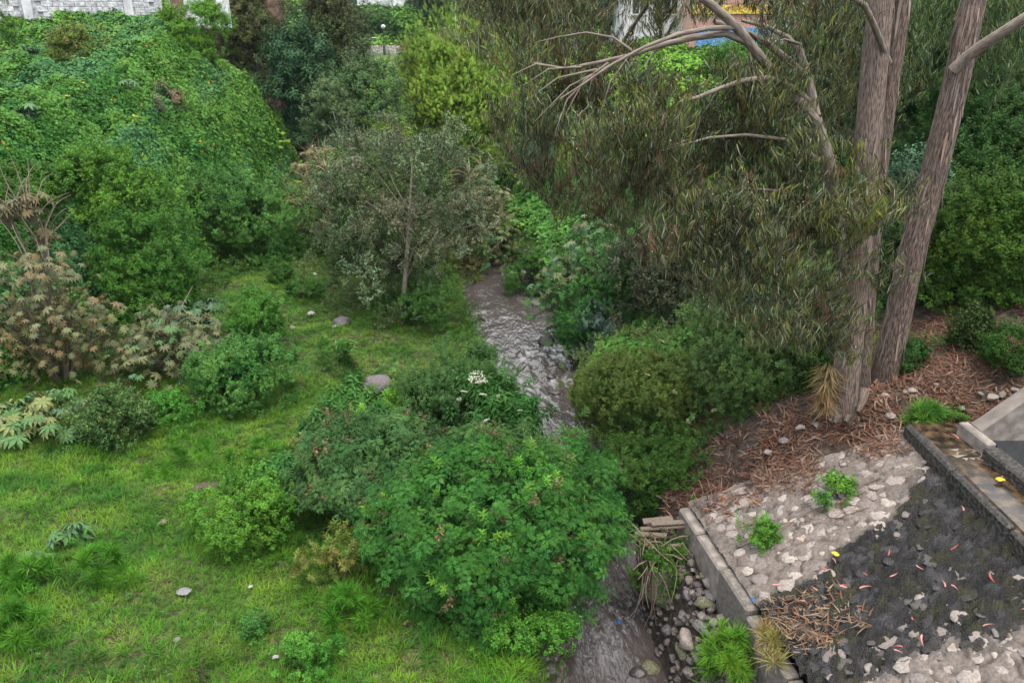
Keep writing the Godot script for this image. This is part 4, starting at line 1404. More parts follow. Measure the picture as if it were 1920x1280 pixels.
	tag(gv, "grey gravel and small stones along the water's edge", "gravel")
	gv.set_meta("kind", "stuff")
	swarms("gravel", gv, rocks.slice(0, 4), where, tint)
	# far meadow grass and hill scrub
	where = []
	tint = PackedColorArray()
	tries = 0
	while where.size() < 15000 and tries < 200000:
		tries += 1
		var zz := -r.randf_range(30.0, 125.0)
		var xx := r.randf_range(-0.30, 0.55) * -zz
		var h := ground(xx, zz)
		if zz < -82.0 and zz > -94.0 or h.y > 5.6 and h.y < 7.4 and zz > -60.0:
			continue
		var hill := zz < -94.0
		var k := n_big.get_noise_2d(xx * 0.5, zz * 0.5)
		where.append(facing(Vector3.UP + dir(r) * 0.4, r.randf() * TAU, r.randf_range(1.2, 2.2) * (1.8 if hill else 1.0), Vector3(xx, h.x + 0.05, zz)))
		tint.append(vary(Color(0.09, 0.20, 0.03).lerp(Color(0.14, 0.27, 0.03), smoothstep(-0.3, 0.3, k)), r, 0.2))
	var md := Node3D.new()
	md.name = "meadow_growth"
	add_child(md)
	tag(md, "green ground cover of the far meadow and valley head", "ground cover")
	md.set_meta("kind", "stuff")
	swarms("ground_cover", md, lib.round, where, tint)

func plank(o: Node3D, a: Vector3, b: Vector3, w: float, t: float) -> void:
	var d := (b - a).normalized()
	var side := d.cross(Vector3.UP).normalized()
	var g := Geo.new()
	g.box(Transform3D(Basis(d, side.cross(d), side), (a + b) * 0.5), Vector3(a.distance_to(b), t, w), 0.006)
	part("board", g.mesh(mats.deadwood), o)

func apron_weed(label: String, at: Vector3, w: float, kind: String, s: int) -> void:
	var r := rnd(s)
	at.y = (apron_y(at.x, at.z) if at.x < 6.0 else at.y) + 0.02
	var o := thing("apron_weed", label, "weed", at, "weeds growing on the apron")
	if kind == "dry_tall":
		var dead := clump(Vector3(0, 0.0, 0), Vector3(w * 0.5, w * 0.2, w * 0.6), 5, 9, 0.55, Color(0.26, 0.19, 0.09), Color(0.16, 0.17, 0.05), r, 0.0, 0.0)
		swarms("dead_blades", o, lib.tall, dead[0], dead[1])
		return
	var k := clump(Vector3(0, w * 0.25, 0), Vector3(w * 0.5, w * 0.32, w * 0.45), 6, 34, 0.5, Color(0.06, 0.17, 0.025), Color(0.10, 0.22, 0.03), r, 0.0, -0.1)
	swarms("foliage", o, lib[kind], k[0], k[1])

func litter(called: String, label: String, group: String, at: Vector3, w: float, m: Material, s: int, hh: float) -> void:
	var r := rnd(s)
	var g := Geo.new()
	var n := 9
	for j in n + 1:
		for i in n + 1:
			var u := float(i) / n - 0.5
			var v := float(j) / n - 0.5
			var e := 1.0 - smoothstep(0.2, 0.55, sqrt(u * u + v * v))
			g.v.append(Vector3(u * w * (1.0 + r.randf_range(-0.15, 0.15)), (e * hh * 0.6 + r.randf_range(-0.12, 0.22) * hh) * w, v * w * 0.75 * (1.0 + r.randf_range(-0.2, 0.2))))
			g.c.append(Color.WHITE)
	for j in n:
		for i in n:
			var a := j * (n + 1) + i
			if (i == 0 or i == n - 1) and (j == 0 or j == n - 1):
				continue
			g.ix.append_array([a, a + 1, a + n + 1, a + 1, a + n + 2, a + n + 1])
	var o := part(called, g.mesh(m, true), self, Transform3D(Basis(Vector3.UP, r.randf() * TAU), at))
	tag(o, label, "litter", group)

func make_plants() -> void:
	shrub("wall_shrub", "yellowish flowering shrub growing against the foot of the white wall", "shrub", "", -16.10, -30.50, 1.87, 1.33, 1.59, "oval", 7, 153, 0.67, Color(0.101, 0.170, 0.032), Color(0.190, 0.170, 0.060), 1001, 2, -0.75, 0.00)
	shrub("wall_sapling", "thin sapling growing in front of the wall at the left edge", "sapling", "", -18.70, -31.00, 0.68, 1.60, 0.58, "oval", 4, 47, 0.67, Color(0.059, 0.150, 0.024), Color(0.084, 0.180, 0.032), 1002, 2, -0.75, 0.00)
	shrub("ridge_shrub", "dense green growth on the ridge beside the end of the white wall", "shrub", "", -12.80, -33.50, 2.41, 2.20, 2.05, "oval", 10, 204, 0.81, Color(0.084, 0.210, 0.024), Color(0.118, 0.250, 0.024), 1003, 2, -0.75, 0.00)
	shrub("datura_shrub", "greyish shrub with pale hanging flowers on the creeper slope", "shrub", "", -12.26, -28.50, 1.14, 0.73, 0.97, "lance", 5, 45, 0.80, Color(0.059, 0.130, 0.048), Color(0.180, 0.150, 0.100), 1004, 2, -0.75, 0.00)
	castor("large_leaf_plant", "large pale blue-green lobed leaves on the slope at the left edge", "large-leaved plants on the slope", -18.15, -30.18, 2.53, 0.55, 1.52, 26, 0.55, [mats.castor_blue, mats.castor_blue, mats.castor_green], 900)
	castor("large_leaf_plant", "small group of large blue-green leaves in the middle of the creeper slope", "large-leaved plants on the slope", -13.26, -27.50, 1.06, 0.55, 0.64, 8, 0.55, [mats.castor_blue, mats.castor_blue, mats.castor_green], 901)
	castor("large_leaf_plant", "drooping large blue-green leaves below the leaves at the left edge", "large-leaved plants on the slope", -13.83, -22.55, 0.87, 0.55, 0.52, 10, 0.55, [mats.castor_blue, mats.castor_blue, mats.castor_green], 902)
	shrub("slope_shrub", "bright green bushy shrub at the foot of the slope above the brown castor plant", "shrub", "shrubs at the foot of the left slope", -10.82, -20.50, 3.73, 3.14, 2.61, "oval", 22, 255, 0.74, Color(0.055, 0.165, 0.022), Color(0.101, 0.230, 0.028), 1005, 3, -0.75, 0.00)
	shrub("slope_shrub", "dark green rounded shrub beside the lawn left of the pale castor plant", "shrub", "shrubs at the foot of the left slope", -9.28, -18.80, 2.38, 3.05, 1.90, "oval", 20, 289, 0.63, Color(0.038, 0.120, 0.018), Color(0.063, 0.165, 0.024), 1006, 3, -0.75, 0.00)
	shrub("slope_shrub", "wide mid-green shrub mass along the back of the lawn", "shrub", "shrubs at the foot of the left slope", -9.14, -25.20, 4.07, 2.99, 2.85, "oval", 24, 272, 0.74, Color(0.050, 0.150, 0.032), Color(0.084, 0.200, 0.040), 1007, 3, -0.75, 0.00)
	shrub("slope_shrub", "small pale green shrub between the shrub mass and the dry reeds", "shrub", "shrubs at the foot of the left slope", -7.71, -26.20, 2.41, 1.55, 2.05, "oval", 9, 204, 0.67, Color(0.063, 0.165, 0.036), Color(0.092, 0.200, 0.044), 1008, 3, -0.75, 0.00)
	shrub("slope_shrub", "shaded dark shrub behind the brown castor plant at the left edge", "shrub", "shrubs at the foot of the left slope", -12.50, -19.20, 2.39, 0.87, 2.03, "oval", 16, 204, 0.70, Color(0.042, 0.120, 0.019), Color(0.067, 0.160, 0.024), 1009, 3, -0.75, 0.00)
	castor("castor_plant", "tall browning castor plant with bare twigs at the left edge", "castor plants on the left bank", -9.85, -15.30, 2.87, 3.44, 2.30, 298, 0.28, [mats.castor_dull, mats.castor_brown, mats.castor_dull, mats.castor_pale, mats.castor_dull, mats.castor_olive, mats.castor_brown], 1010, 14)
	castor("castor_plant", "bleached pale green castor plant between the dark shrub and the small leafy tree", "castor plants on the left bank", -7.74, -15.90, 2.97, 1.78, 2.38, 295, 0.30, [mats.castor_pale, mats.castor_olive, mats.castor_blue, mats.castor_dull, mats.castor_green, mats.castor_olive, mats.castor_dull], 1011, 4)
	castor("castor_plant", "fresh green castor plant with yellow-green leaves near the left edge", "castor plants on the left bank", -9.09, -13.00, 2.13, 0.73, 1.71, 135, 0.46, [mats.castor_yellow, mats.castor_green, mats.castor_green, mats.castor_olive, mats.castor_green, mats.castor_yellow, mats.castor_blue], 1012, 0)
	castor("castor_plant", "blue-green castor plant peeping out behind the pale one", "castor plants on the left bank", -7.86, -18.20, 1.75, 1.19, 1.40, 60, 0.50, [mats.castor_blue, mats.castor_green, mats.castor_blue, mats.castor_dark], 1013, 0)
	castor("castor_plant", "bare-twigged withered castor plant under the slope at the left edge", "castor plants on the left bank", -11.23, -17.40, 1.73, 3.00, 1.38, 46, 0.45, [mats.castor_dull, mats.castor_brown, mats.castor_dull], 1014, 34)
	castor("castor_seedling", "little castor seedling in the tall grass at the left edge, nearer one", "castor seedlings in the grass", -6.88, -9.11, 0.43, 0.33, 0.35, 7, 0.42, [mats.castor_blue, mats.castor_green], 1015, 0)
	castor("castor_seedling", "little castor seedling in the tall grass, farther one", "castor seedlings in the grass", -6.65, -9.60, 0.52, 0.42, 0.42, 8, 0.45, [mats.castor_green, mats.castor_blue], 1016, 0)
	castor("castor_seedling", "low castor shoot with pale leaves right of the pale castor plant", "castor seedlings in the grass", -6.25, -15.20, 0.93, 0.50, 0.74, 14, 0.42, [mats.castor_pale, mats.castor_blue], 1017, 0)
	castor("castor_seedling", "single castor shoot at the foot of the pale castor plant", "castor seedlings in the grass", -6.77, -14.60, 0.79, 0.25, 0.63, 9, 0.40, [mats.castor_yellow, mats.castor_green], 1018, 0)
	castor("castor_plant", "tan castor plant under the dark blue-green tree", "castor plants on the left bank", -7.24, -28.00, 2.62, 3.86, 2.10, 160, 0.45, [mats.castor_pale, mats.castor_brown, mats.castor_dull, mats.castor_pale, mats.castor_yellow], 1019, 0)
	castor("castor_plant", "large pale green castor plant below the lime-green tree", "castor plants on the left bank", -1.35, -29.00, 3.35, 5.08, 2.68, 260, 0.42, [mats.castor_olive, mats.castor_olive, mats.castor_pale, mats.castor_green, mats.castor_dull], 1020, 0)
	castor("castor_plant", "green and tan castor plant on the right bank above the stream", "castor plants on the right bank", 2.13, -20.50, 2.82, 3.34, 2.25, 260, 0.38, [mats.castor_green, mats.castor_dark, mats.castor_olive, mats.castor_green, mats.castor_dull, mats.castor_blue, mats.castor_green], 1021, 0)
	tree("small_tree", "small dense leafy tree on the lawn right of the pale castor plant", "tree", "", -6.25, -17.43, 1.62, 1.49, 1.46, 0.18, "oval", 12, 204, 0.55, Color(0.042, 0.140, 0.022), Color(0.076, 0.200, 0.028), 1022, 0.050, mats.twig, Vector3(0.00, 0.00, 0.00), 0.0)
	shrub("leafy_bush", "low mid-green leafy bush spreading right of the pale castor plant", "bush", "low bushes on the lawn", -5.55, -14.73, 2.08, 1.30, 1.56, "oval", 16, 238, 0.52, Color(0.042, 0.140, 0.028), Color(0.076, 0.190, 0.040), 1023, 3, -0.75, 0.00)
	shrub("nettle_patch", "low bright nettle patch at the foot of the pale castor plant", "nettles", "", -6.85, -13.70, 1.20, 0.51, 1.02, "oval", 9, 153, 0.48, Color(0.046, 0.170, 0.024), Color(0.076, 0.220, 0.032), 1024, 3, -0.75, 0.00)
	shrub("grey_weed", "wispy grey-green weed clump right of the fresh green castor plant", "weed", "", -7.54, -12.71, 1.20, 0.86, 1.02, "sparse", 9, 68, 0.59, Color(0.076, 0.150, 0.048), Color(0.101, 0.180, 0.056), 1025, 0, -0.75, 0.00)
	shrub("lawn_bush", "small dark bush at the back of the lawn under the shrub mass", "bush", "low bushes on the lawn", -7.11, -22.92, 1.03, 0.68, 0.87, "oval", 6, 136, 0.44, Color(0.038, 0.110, 0.020), Color(0.059, 0.150, 0.024), 1026, 3, -0.75, 0.00)
	shrub("lawn_bush", "small dark bush on the lawn left of the grey tree", "bush", "low bushes on the lawn", -6.09, -21.38, 0.94, 0.57, 0.80, "oval", 6, 136, 0.44, Color(0.042, 0.120, 0.024), Color(0.059, 0.150, 0.028), 1027, 3, -0.75, 0.00)
	shrub("lawn_bush", "round bright leafy bush alone in the near grass", "bush", "low bushes on the lawn", -4.21, -10.05, 1.42, 1.12, 1.28, "oval", 16, 187, 0.41, Color(0.046, 0.155, 0.020), Color(0.101, 0.235, 0.028), 1028, 3, -0.75, 0.00)
	shrub("tall_weed", "upright leafy weed standing in the middle of the lawn", "weed", "upright weeds on the lawn", -3.73, -15.94, 0.48, 0.95, 0.41, "lance", 5, 18, 0.70, Color(0.042, 0.120, 0.028), Color(0.067, 0.160, 0.032), 1029, 2, -0.75, 0.00)
	shrub("tall_weed", "tall broad-leaved weed with drooping leaves in front of the boulder", "weed", "upright weeds on the lawn", -3.23, -13.60, 1.03, 1.00, 0.87, "lance", 10, 30, 0.85, Color(0.038, 0.125, 0.028), Color(0.059, 0.160, 0.032), 1030, 4, -0.75, 0.00)
	shrub("tall_weed", "narrow leafy weed left of the broad-leaved weed", "weed", "upright weeds on the lawn", -3.87, -13.18, 0.43, 0.63, 0.37, "lance", 5, 22, 0.65, Color(0.042, 0.130, 0.036), Color(0.059, 0.150, 0.040), 1031, 2, -0.75, 0.00)
	shrub("tall_weed", "light green weed right beside the boulder", "weed", "upright weeds on the lawn", -2.60, -14.22, 0.77, 0.60, 0.66, "shoot", 6, 34, 0.80, Color(0.084, 0.210, 0.024), Color(0.109, 0.240, 0.032), 1032, 2, -0.75, 0.00)
	shrub("broad_weed", "broad-leaved dark weed left of the big feathery bush", "weed", "upright weeds on the lawn", -3.89, -11.14, 0.79, 0.60, 0.67, "lance", 8, 26, 0.75, Color(0.038, 0.130, 0.028), Color(0.059, 0.170, 0.032), 1033, 2, -0.75, 0.00)
	shrub("dry_weed", "straggly yellowing weed at the foot of the big feathery bush", "weed", "", -2.56, -9.18, 1.13, 0.73, 0.96, "shoot", 10, 16, 0.60, Color(0.076, 0.150, 0.024), Color(0.145, 0.145, 0.040), 1034, 5, -0.75, 0.00)
	shrub("clover_weed", "low leafy weed at the bottom edge of the lawn", "weed", "low weeds in the near grass", -2.57, -7.49, 0.74, 0.51, 0.63, "oval", 7, 68, 0.37, Color(0.050, 0.180, 0.024), Color(0.084, 0.230, 0.032), 1035, 0, -0.75, 0.00)
	shrub("clover_weed", "tiny leafy weed in the near grass left of the feathery bush", "weed", "low weeds in the near grass", -3.41, -8.08, 0.28, 0.33, 0.24, "oval", 4, 44, 0.37, Color(0.050, 0.160, 0.032), Color(0.067, 0.190, 0.040), 1036, 0, -0.75, 0.00)
	shrub("clover_weed", "leafy weed under the lawn edge of the feathery bush", "weed", "low weeds in the near grass", -2.11, -9.48, 0.68, 0.60, 0.58, "oval", 7, 85, 0.44, Color(0.042, 0.150, 0.024), Color(0.067, 0.190, 0.028), 1037, 0, -0.75, 0.00)
	shrub("seed_head_weed", "weed with pale dry seed heads at the bottom edge", "weed", "", -3.82, -7.31, 0.76, 0.48, 0.65, "dry", 5, 9, 1.00, Color(0.059, 0.130, 0.024), Color(0.084, 0.150, 0.024), 1038, 3, -0.75, 0.00)
	shrub("weed_tuft", "pale lanceolate weed on the lawn behind the boulder", "weed", "upright weeds on the lawn", -2.69, -16.22, 0.56, 0.60, 0.47, "shoot", 3, 16, 0.70, Color(0.076, 0.170, 0.048), Color(0.101, 0.200, 0.056), 1039, 0, -0.75, 0.00)
	shrub("weed_tuft", "dark low weed on the lawn left of the upright weed", "weed", "upright weeds on the lawn", -4.24, -16.75, 0.63, 0.56, 0.54, "oval", 4, 68, 0.37, Color(0.042, 0.130, 0.024), Color(0.059, 0.160, 0.028), 1040, 0, -0.75, 0.00)
	shrub("grass_clump", "tall dark grass clump at the left edge of the near lawn", "grass", "tall grass clumps on the lawn", -6.80, -8.63, 0.85, 0.68, 0.59, "tall", 12, 13, 0.50, Color(0.038, 0.150, 0.014), Color(0.071, 0.205, 0.020), 1041, 0, -0.75, 0.00)
	shrub("grass_clump", "long swept grass clump behind the castor seedlings", "grass", "tall grass clumps on the lawn", -5.86, -8.90, 0.91, 0.73, 0.63, "tall", 12, 13, 0.50, Color(0.038, 0.150, 0.014), Color(0.071, 0.205, 0.020), 1042, 0, -0.75, 0.00)
	shrub("grass_clump", "long pale swept grass below the wispy grey weed", "grass", "tall grass clumps on the lawn", -5.78, -11.75, 1.78, 0.68, 1.25, "tall", 12, 13, 0.50, Color(0.038, 0.150, 0.014), Color(0.071, 0.205, 0.020), 1043, 0, -0.75, 0.00)
	shrub("grass_clump", "tall bright grass clump left of the feathery bush", "grass", "tall grass clumps on the lawn", -4.58, -11.91, 1.14, 0.56, 0.80, "tall", 12, 13, 0.50, Color(0.038, 0.150, 0.014), Color(0.071, 0.205, 0.020), 1044, 0, -0.75, 0.00)
	shrub("grass_clump", "dark swept grass at the lower left edge", "grass", "tall grass clumps on the lawn", -6.20, -7.58, 0.74, 0.71, 0.52, "tall", 12, 13, 0.50, Color(0.038, 0.150, 0.014), Color(0.071, 0.205, 0.020), 1045, 0, -0.75, 0.00)
	shrub("grass_clump", "grass tuft under the yellowing weed", "grass", "tall grass clumps on the lawn", -2.28, -8.42, 0.73, 0.54, 0.51, "tall", 12, 13, 0.50, Color(0.038, 0.150, 0.014), Color(0.071, 0.205, 0.020), 1046, 0, -0.75, 0.00)
	tree("grey_tree", "sparse grey-green tree with thin straight trunk in the middle of the lawn edge", "tree", "", -3.06, -19.68, 4.72, 5.27, 3.77, 0.32, "sparse", 38, 34, 0.74, Color(0.113, 0.185, 0.080), Color(0.170, 0.180, 0.120), 1047, 0.075, mats.bark_pale, Vector3(0.25, 0.00, -0.90), 1.0)
	shrub("grey_undergrowth", "dense grey-green undergrowth behind the grey tree trunk", "bush", "", -3.95, -24.00, 4.54, 4.45, 3.18, "sparse", 22, 74, 0.81, Color(0.084, 0.175, 0.048), Color(0.118, 0.185, 0.064), 1048, 3, -0.75, 0.00)
	shrub("green_undergrowth", "dark green bush at the water side of the grey tree", "bush", "", -2.81, -20.07, 2.36, 1.12, 1.65, "oval", 12, 153, 0.52, Color(0.038, 0.120, 0.022), Color(0.063, 0.150, 0.032), 1049, 3, -0.75, 0.00)
	shrub("reed_clump", "clump of dry grey reeds left of the grey tree", "reeds", "reed clumps about the grey tree", -6.76, -27.50, 2.40, 3.24, 2.04, "reed", 11, 20, 1.10, Color(0.600, 0.660, 0.550), Color(0.800, 0.720, 0.620), 1050, 0, -0.75, 0.00)
	shrub("reed_clump", "clump of grey-green reeds leaning over the stream right of the grey tree", "reeds", "reed clumps about the grey tree", -1.66, -30.50, 2.26, 3.40, 1.92, "reed", 11, 20, 1.10, Color(0.600, 0.660, 0.550), Color(0.800, 0.720, 0.620), 1051, 0, -0.75, 0.00)
	shrub("reed_clump", "tall pale reed clump behind the grey tree", "reeds", "reed clumps about the grey tree", -5.60, -29.00, 3.22, 3.66, 2.73, "reed", 11, 20, 1.10, Color(0.600, 0.660, 0.550), Color(0.800, 0.720, 0.620), 1052, 0, -0.75, 0.00)
	shrub("reed_clump", "reed clump showing through the top of the grey tree", "reeds", "reed clumps about the grey tree", -2.78, -28.50, 2.40, 3.39, 2.04, "reed", 11, 20, 1.10, Color(0.600, 0.660, 0.550), Color(0.800, 0.720, 0.620), 1053, 0, -0.75, 0.00)
	shrub("reed_clump", "low dry reed clump at the left foot of the grey tree", "reeds", "reed clumps about the grey tree", -4.87, -25.50, 1.81, 1.95, 1.54, "reed", 11, 20, 1.10, Color(0.600, 0.660, 0.550), Color(0.800, 0.720, 0.620), 1054, 0, -0.75, 0.00)
	shrub("grey_undergrowth", "wispy grey-green growth about the foot of the grey tree", "bush", "", -3.30, -20.60, 4.48, 2.26, 2.69, "sparse", 26, 44, 0.70, Color(0.080, 0.150, 0.056), Color(0.109, 0.150, 0.068), 1055, 3, -0.75, 0.00)
	tree("dark_tree", "dark blue-green rounded tree behind the right end of the creeper slope", "tree", "trees at the head of the lawn", -9.70, -37.00, 3.20, 6.24, 2.88, 0.51, "lance", 26, 105, 1.20, Color(0.034, 0.085, 0.040), Color(0.055, 0.115, 0.052), 1056, 0.200, mats.bark_pale, Vector3(0.00, 0.00, 0.00), 0.0)
	tree("olive_tree", "tall olive-brown tree against the brown cliff at the top", "tree", "trees at the head of the lawn", -14.17, -45.00, 4.09, 7.76, 3.68, 0.79, "oval", 22, 153, 1.26, Color(0.063, 0.100, 0.028), Color(0.110, 0.100, 0.050), 1057, 0.200, mats.bark_pale, Vector3(0.00, 0.00, 0.00), 0.0)
	tree("olive_tree", "tall grey-olive tree behind the dark blue-green tree", "tree", "trees at the head of the lawn", -9.77, -42.00, 3.44, 9.48, 3.10, 0.97, "oval", 26, 187, 1.26, Color(0.055, 0.085, 0.028), Color(0.095, 0.105, 0.050), 1058, 0.200, mats.bark_pale, Vector3(0.00, 0.00, 0.00), 0.0)
	tree("olive_tree", "dark grey tree left of the gap to the far road", "tree", "trees at the head of the lawn", -9.63, -50.00, 1.97, 9.53, 1.77, 0.97, "oval", 14, 153, 1.33, Color(0.046, 0.070, 0.032), Color(0.067, 0.090, 0.040), 1059, 0.200, mats.bark_pale, Vector3(0.00, 0.00, 0.00), 0.0)
	tree("slender_tree", "slender young tree with pale trunk in front of the dark tree", "tree", "trees at the head of the lawn", -7.28, -31.50, 1.82, 5.13, 1.64, 1.83, "oval", 14, 119, 0.81, Color(0.071, 0.125, 0.048), Color(0.101, 0.155, 0.064), 1060, 0.060, mats.lamp_white, Vector3(0.00, 0.00, 0.00), 0.0)
	tree("poplar_tree", "grey-green leafy tree in the middle of the valley head", "tree", "trees at the head of the lawn", -5.92, -34.00, 3.21, 6.33, 2.89, 0.52, "oval", 24, 170, 1.00, Color(0.063, 0.130, 0.040), Color(0.101, 0.170, 0.068), 1061, 0.120, mats.bark_pale, Vector3(0.00, 0.00, 0.00), 0.0)
	shrub("lime_bush", "yellow-green bush in front of the grey-green leafy tree", "bush", "", -5.05, -32.50, 1.66, 5.41, 1.41, "oval", 12, 136, 0.89, Color(0.109, 0.210, 0.024), Color(0.160, 0.280, 0.032), 1062, 3, -0.75, 0.00)
	tree("lime_tree", "big bright lime-green cypress with plumed outline in the centre", "tree", "", -2.54, -37.00, 5.38, 8.60, 4.84, 0.35, "plume", 70, 391, 0.46, Color(0.139, 0.265, 0.034), Color(0.270, 0.375, 0.062), 1063, 0.200, mats.bark_pale, Vector3(0.00, 0.00, 0.00), 0.0)
	shrub("dark_bush", "dark bush in the shade under the lime-green cypress", "bush", "", -2.28, -33.50, 4.18, 4.92, 3.55, "oval", 14, 136, 0.96, Color(0.042, 0.085, 0.024), Color(0.067, 0.100, 0.032), 1064, 3, -0.75, 0.00)
	shrub("brown_bush", "rusty brown bush beside the far road", "bush", "far bushes at the valley head", -5.76, -62.00, 5.08, 5.15, 4.32, "oval", 16, 119, 1.48, Color(0.130, 0.085, 0.050), Color(0.160, 0.110, 0.065), 1065, 3, -0.75, 0.00)
	shrub("far_bush", "creeper-draped tree on the far hillside", "bush", "far bushes at the valley head", -12.31, -97.00, 2.81, 3.76, 2.38, "round", 10, 119, 1.78, Color(0.076, 0.190, 0.028), Color(0.109, 0.240, 0.040), 1066, 3, -0.75, 0.00)
	shrub("far_bush", "dark hillside bush beneath the white veranda house", "bush", "far bushes at the valley head", -15.57, -100.00, 3.53, 3.40, 3.00, "oval", 9, 119, 2.07, Color(0.046, 0.110, 0.028), Color(0.076, 0.160, 0.036), 1067, 3, -0.75, 0.00)
	tree("far_tree", "dark tree on the far hilltop above the cypress", "tree", "far bushes at the valley head", -9.44, -104.00, 6.94, 6.89, 6.25, 0.70, "oval", 16, 136, 2.22, Color(0.042, 0.085, 0.036), Color(0.067, 0.110, 0.044), 1068, 0.250, mats.bark_pale, Vector3(0.00, 0.00, 0.00), 0.0)
	tree("far_tree", "brownish tree on the far hilltop right of the dark one", "tree", "far bushes at the valley head", -2.16, -75.00, 7.19, 6.96, 6.47, 0.71, "oval", 16, 136, 1.78, Color(0.085, 0.075, 0.045), Color(0.110, 0.100, 0.050), 1069, 0.250, mats.bark_pale, Vector3(0.00, 0.00, 0.00), 0.0)
	tree("far_tree", "tall tree at the top of the far slope behind the gum foliage", "tree", "far bushes at the valley head", 4.87, -62.00, 7.70, 6.16, 6.93, 0.63, "oval", 20, 136, 1.78, Color(0.050, 0.100, 0.024), Color(0.076, 0.140, 0.032), 1070, 0.250, mats.bark_pale, Vector3(0.00, 0.00, 0.00), 0.0)
	shrub("round_bush", "round dark grey-green bush at the left edge of the stream", "bush", "", -1.09, -14.51, 2.17, 1.89, 1.96, "oval", 26, 289, 0.46, Color(0.046, 0.115, 0.032), Color(0.071, 0.155, 0.044), 1071, 3, -0.75, 0.00)
	shrub("elder_bush", "dark long-leaved elder with white flower heads between the round and feathery bushes", "bush", "", -0.29, -13.60, 1.64, 1.58, 1.15, "lance", 20, 46, 0.85, Color(0.038, 0.120, 0.028), Color(0.059, 0.160, 0.036), 1072, 3, -0.75, 0.00)
	shrub("feathery_bush", "greyish feathery bush, the left lobe of the big bush group", "bush", "big feathery bushes in the foreground", -2.27, -10.90, 2.37, 1.67, 2.14, "fern", 38, 125, 0.46, Color(0.046, 0.112, 0.037), Color(0.071, 0.155, 0.048), 1073, 3, -0.75, 0.00)
	shrub("feathery_bush", "largest deep green feathery bush in the foreground beside the stream", "bush", "big feathery bushes in the foreground", -0.28, -9.30, 3.25, 2.09, 2.44, "fern", 64, 132, 0.46, Color(0.025, 0.098, 0.021), Color(0.052, 0.158, 0.029), 1074, 3, -0.75, 0.00)
	shrub("feathery_bush", "pale feathery bush behind the largest one, under the elder", "bush", "big feathery bushes in the foreground", -0.09, -11.30, 2.55, 1.59, 1.53, "fern", 34, 125, 0.49, Color(0.055, 0.130, 0.037), Color(0.080, 0.175, 0.048), 1075, 3, -0.75, 0.00)
	shrub("bright_shoots", "bright green leafy shoots rising through the largest feathery bush", "bush", "", 0.12, -9.60, 2.78, 2.11, 1.94, "shoot", 14, 11, 0.62, Color(0.076, 0.220, 0.024), Color(0.109, 0.270, 0.028), 1076, 0, 0.20, 0.00)
	shrub("water_shoots", "straggling pale green shoots above the stream edge", "bush", "", 1.24, -12.00, 1.46, 2.52, 0.88, "shoot", 10, 18, 0.80, Color(0.071, 0.190, 0.040), Color(0.101, 0.220, 0.048), 1077, 3, -0.75, 0.00)
	shrub("trailing_vine", "leafy vine trailing down to the water below the largest feathery bush", "vine", "", 0.17, -8.20, 1.49, 0.49, 0.74, "oval", 14, 102, 0.44, Color(0.050, 0.170, 0.024), Color(0.084, 0.220, 0.028), 1078, 1, -0.75, 0.00)
	shrub("dark_bank_bush", "dark green bush overhanging the right edge of the stream", "bush", "bushes on the right bank", 2.17, -19.60, 2.60, 2.16, 2.08, "oval", 20, 204, 0.55, Color(0.042, 0.130, 0.032), Color(0.067, 0.180, 0.040), 1079, 3, -0.75, 0.00)
	shrub("blue_bank_bush", "pale blue-green bush low over the water", "bush", "bushes on the right bank", 2.23, -18.80, 1.12, 1.56, 0.95, "oval", 8, 136, 0.52, Color(0.100, 0.160, 0.130), Color(0.130, 0.200, 0.160), 1080, 3, -0.75, 0.00)
	shrub("twiggy_bush", "brown twiggy grey bush in the shade above the right bank", "bush", "bushes on the right bank", 4.12, -18.00, 3.26, 2.27, 2.77, "sparse", 22, 102, 0.67, Color(0.076, 0.105, 0.056), Color(0.100, 0.090, 0.065), 1081, 3, -0.75, 0.00)
	shrub("olive_shrub", "large olive-green shrub at the right edge of the stream", "bush", "olive shrubs on the right bank", 2.78, -14.20, 2.99, 1.90, 2.24, "oval", 30, 255, 0.46, Color(0.080, 0.125, 0.024), Color(0.105, 0.160, 0.036), 1082, 3, -0.75, 0.00)
	shrub("olive_shrub", "green shrub with pale flower heads left of the gum tree base", "bush", "olive shrubs on the right bank", 4.54, -13.40, 3.07, 1.61, 2.15, "oval", 30, 221, 0.48, Color(0.063, 0.125, 0.036), Color(0.092, 0.160, 0.044), 1083, 3, -0.75, 0.00)
	shrub("olive_shrub", "shaded dark shrub low over the water above the debris pile", "bush", "olive shrubs on the right bank", 2.48, -12.10, 2.28, 1.07, 1.59, "oval", 20, 221, 0.43, Color(0.042, 0.110, 0.020), Color(0.071, 0.140, 0.028), 1084, 3, -0.75, 0.00)
	shrub("yellow_tip_shrub", "low yellow-green shrub at the stream edge below the grass bank", "bush", "olive shrubs on the right bank", 2.05, -15.60, 1.20, 1.49, 1.02, "oval", 12, 187, 0.44, Color(0.101, 0.155, 0.024), Color(0.126, 0.190, 0.032), 1085, 3, -0.75, 0.00)
	tree("young_gum", "blue-green young gum sapling between the gum trunks", "sapling", "blue-green gum saplings", 8.16, -15.50, 1.15, 2.52, 1.03, 0.13, "oval", 24, 136, 0.74, Color(0.059, 0.125, 0.072), Color(0.084, 0.165, 0.096), 1086, 0.060, mats.bark_pale, Vector3(0.00, 0.00, 0.00), 0.0)
	tree("young_gum", "blue-green young gum sapling under the drooping gum foliage", "sapling", "blue-green gum saplings", 4.95, -13.90, 1.35, 1.48, 1.22, 0.08, "oval", 14, 119, 0.67, Color(0.075, 0.125, 0.100), Color(0.100, 0.160, 0.130), 1087, 0.040, mats.bark_pale, Vector3(0.00, 0.00, 0.00), 0.0)
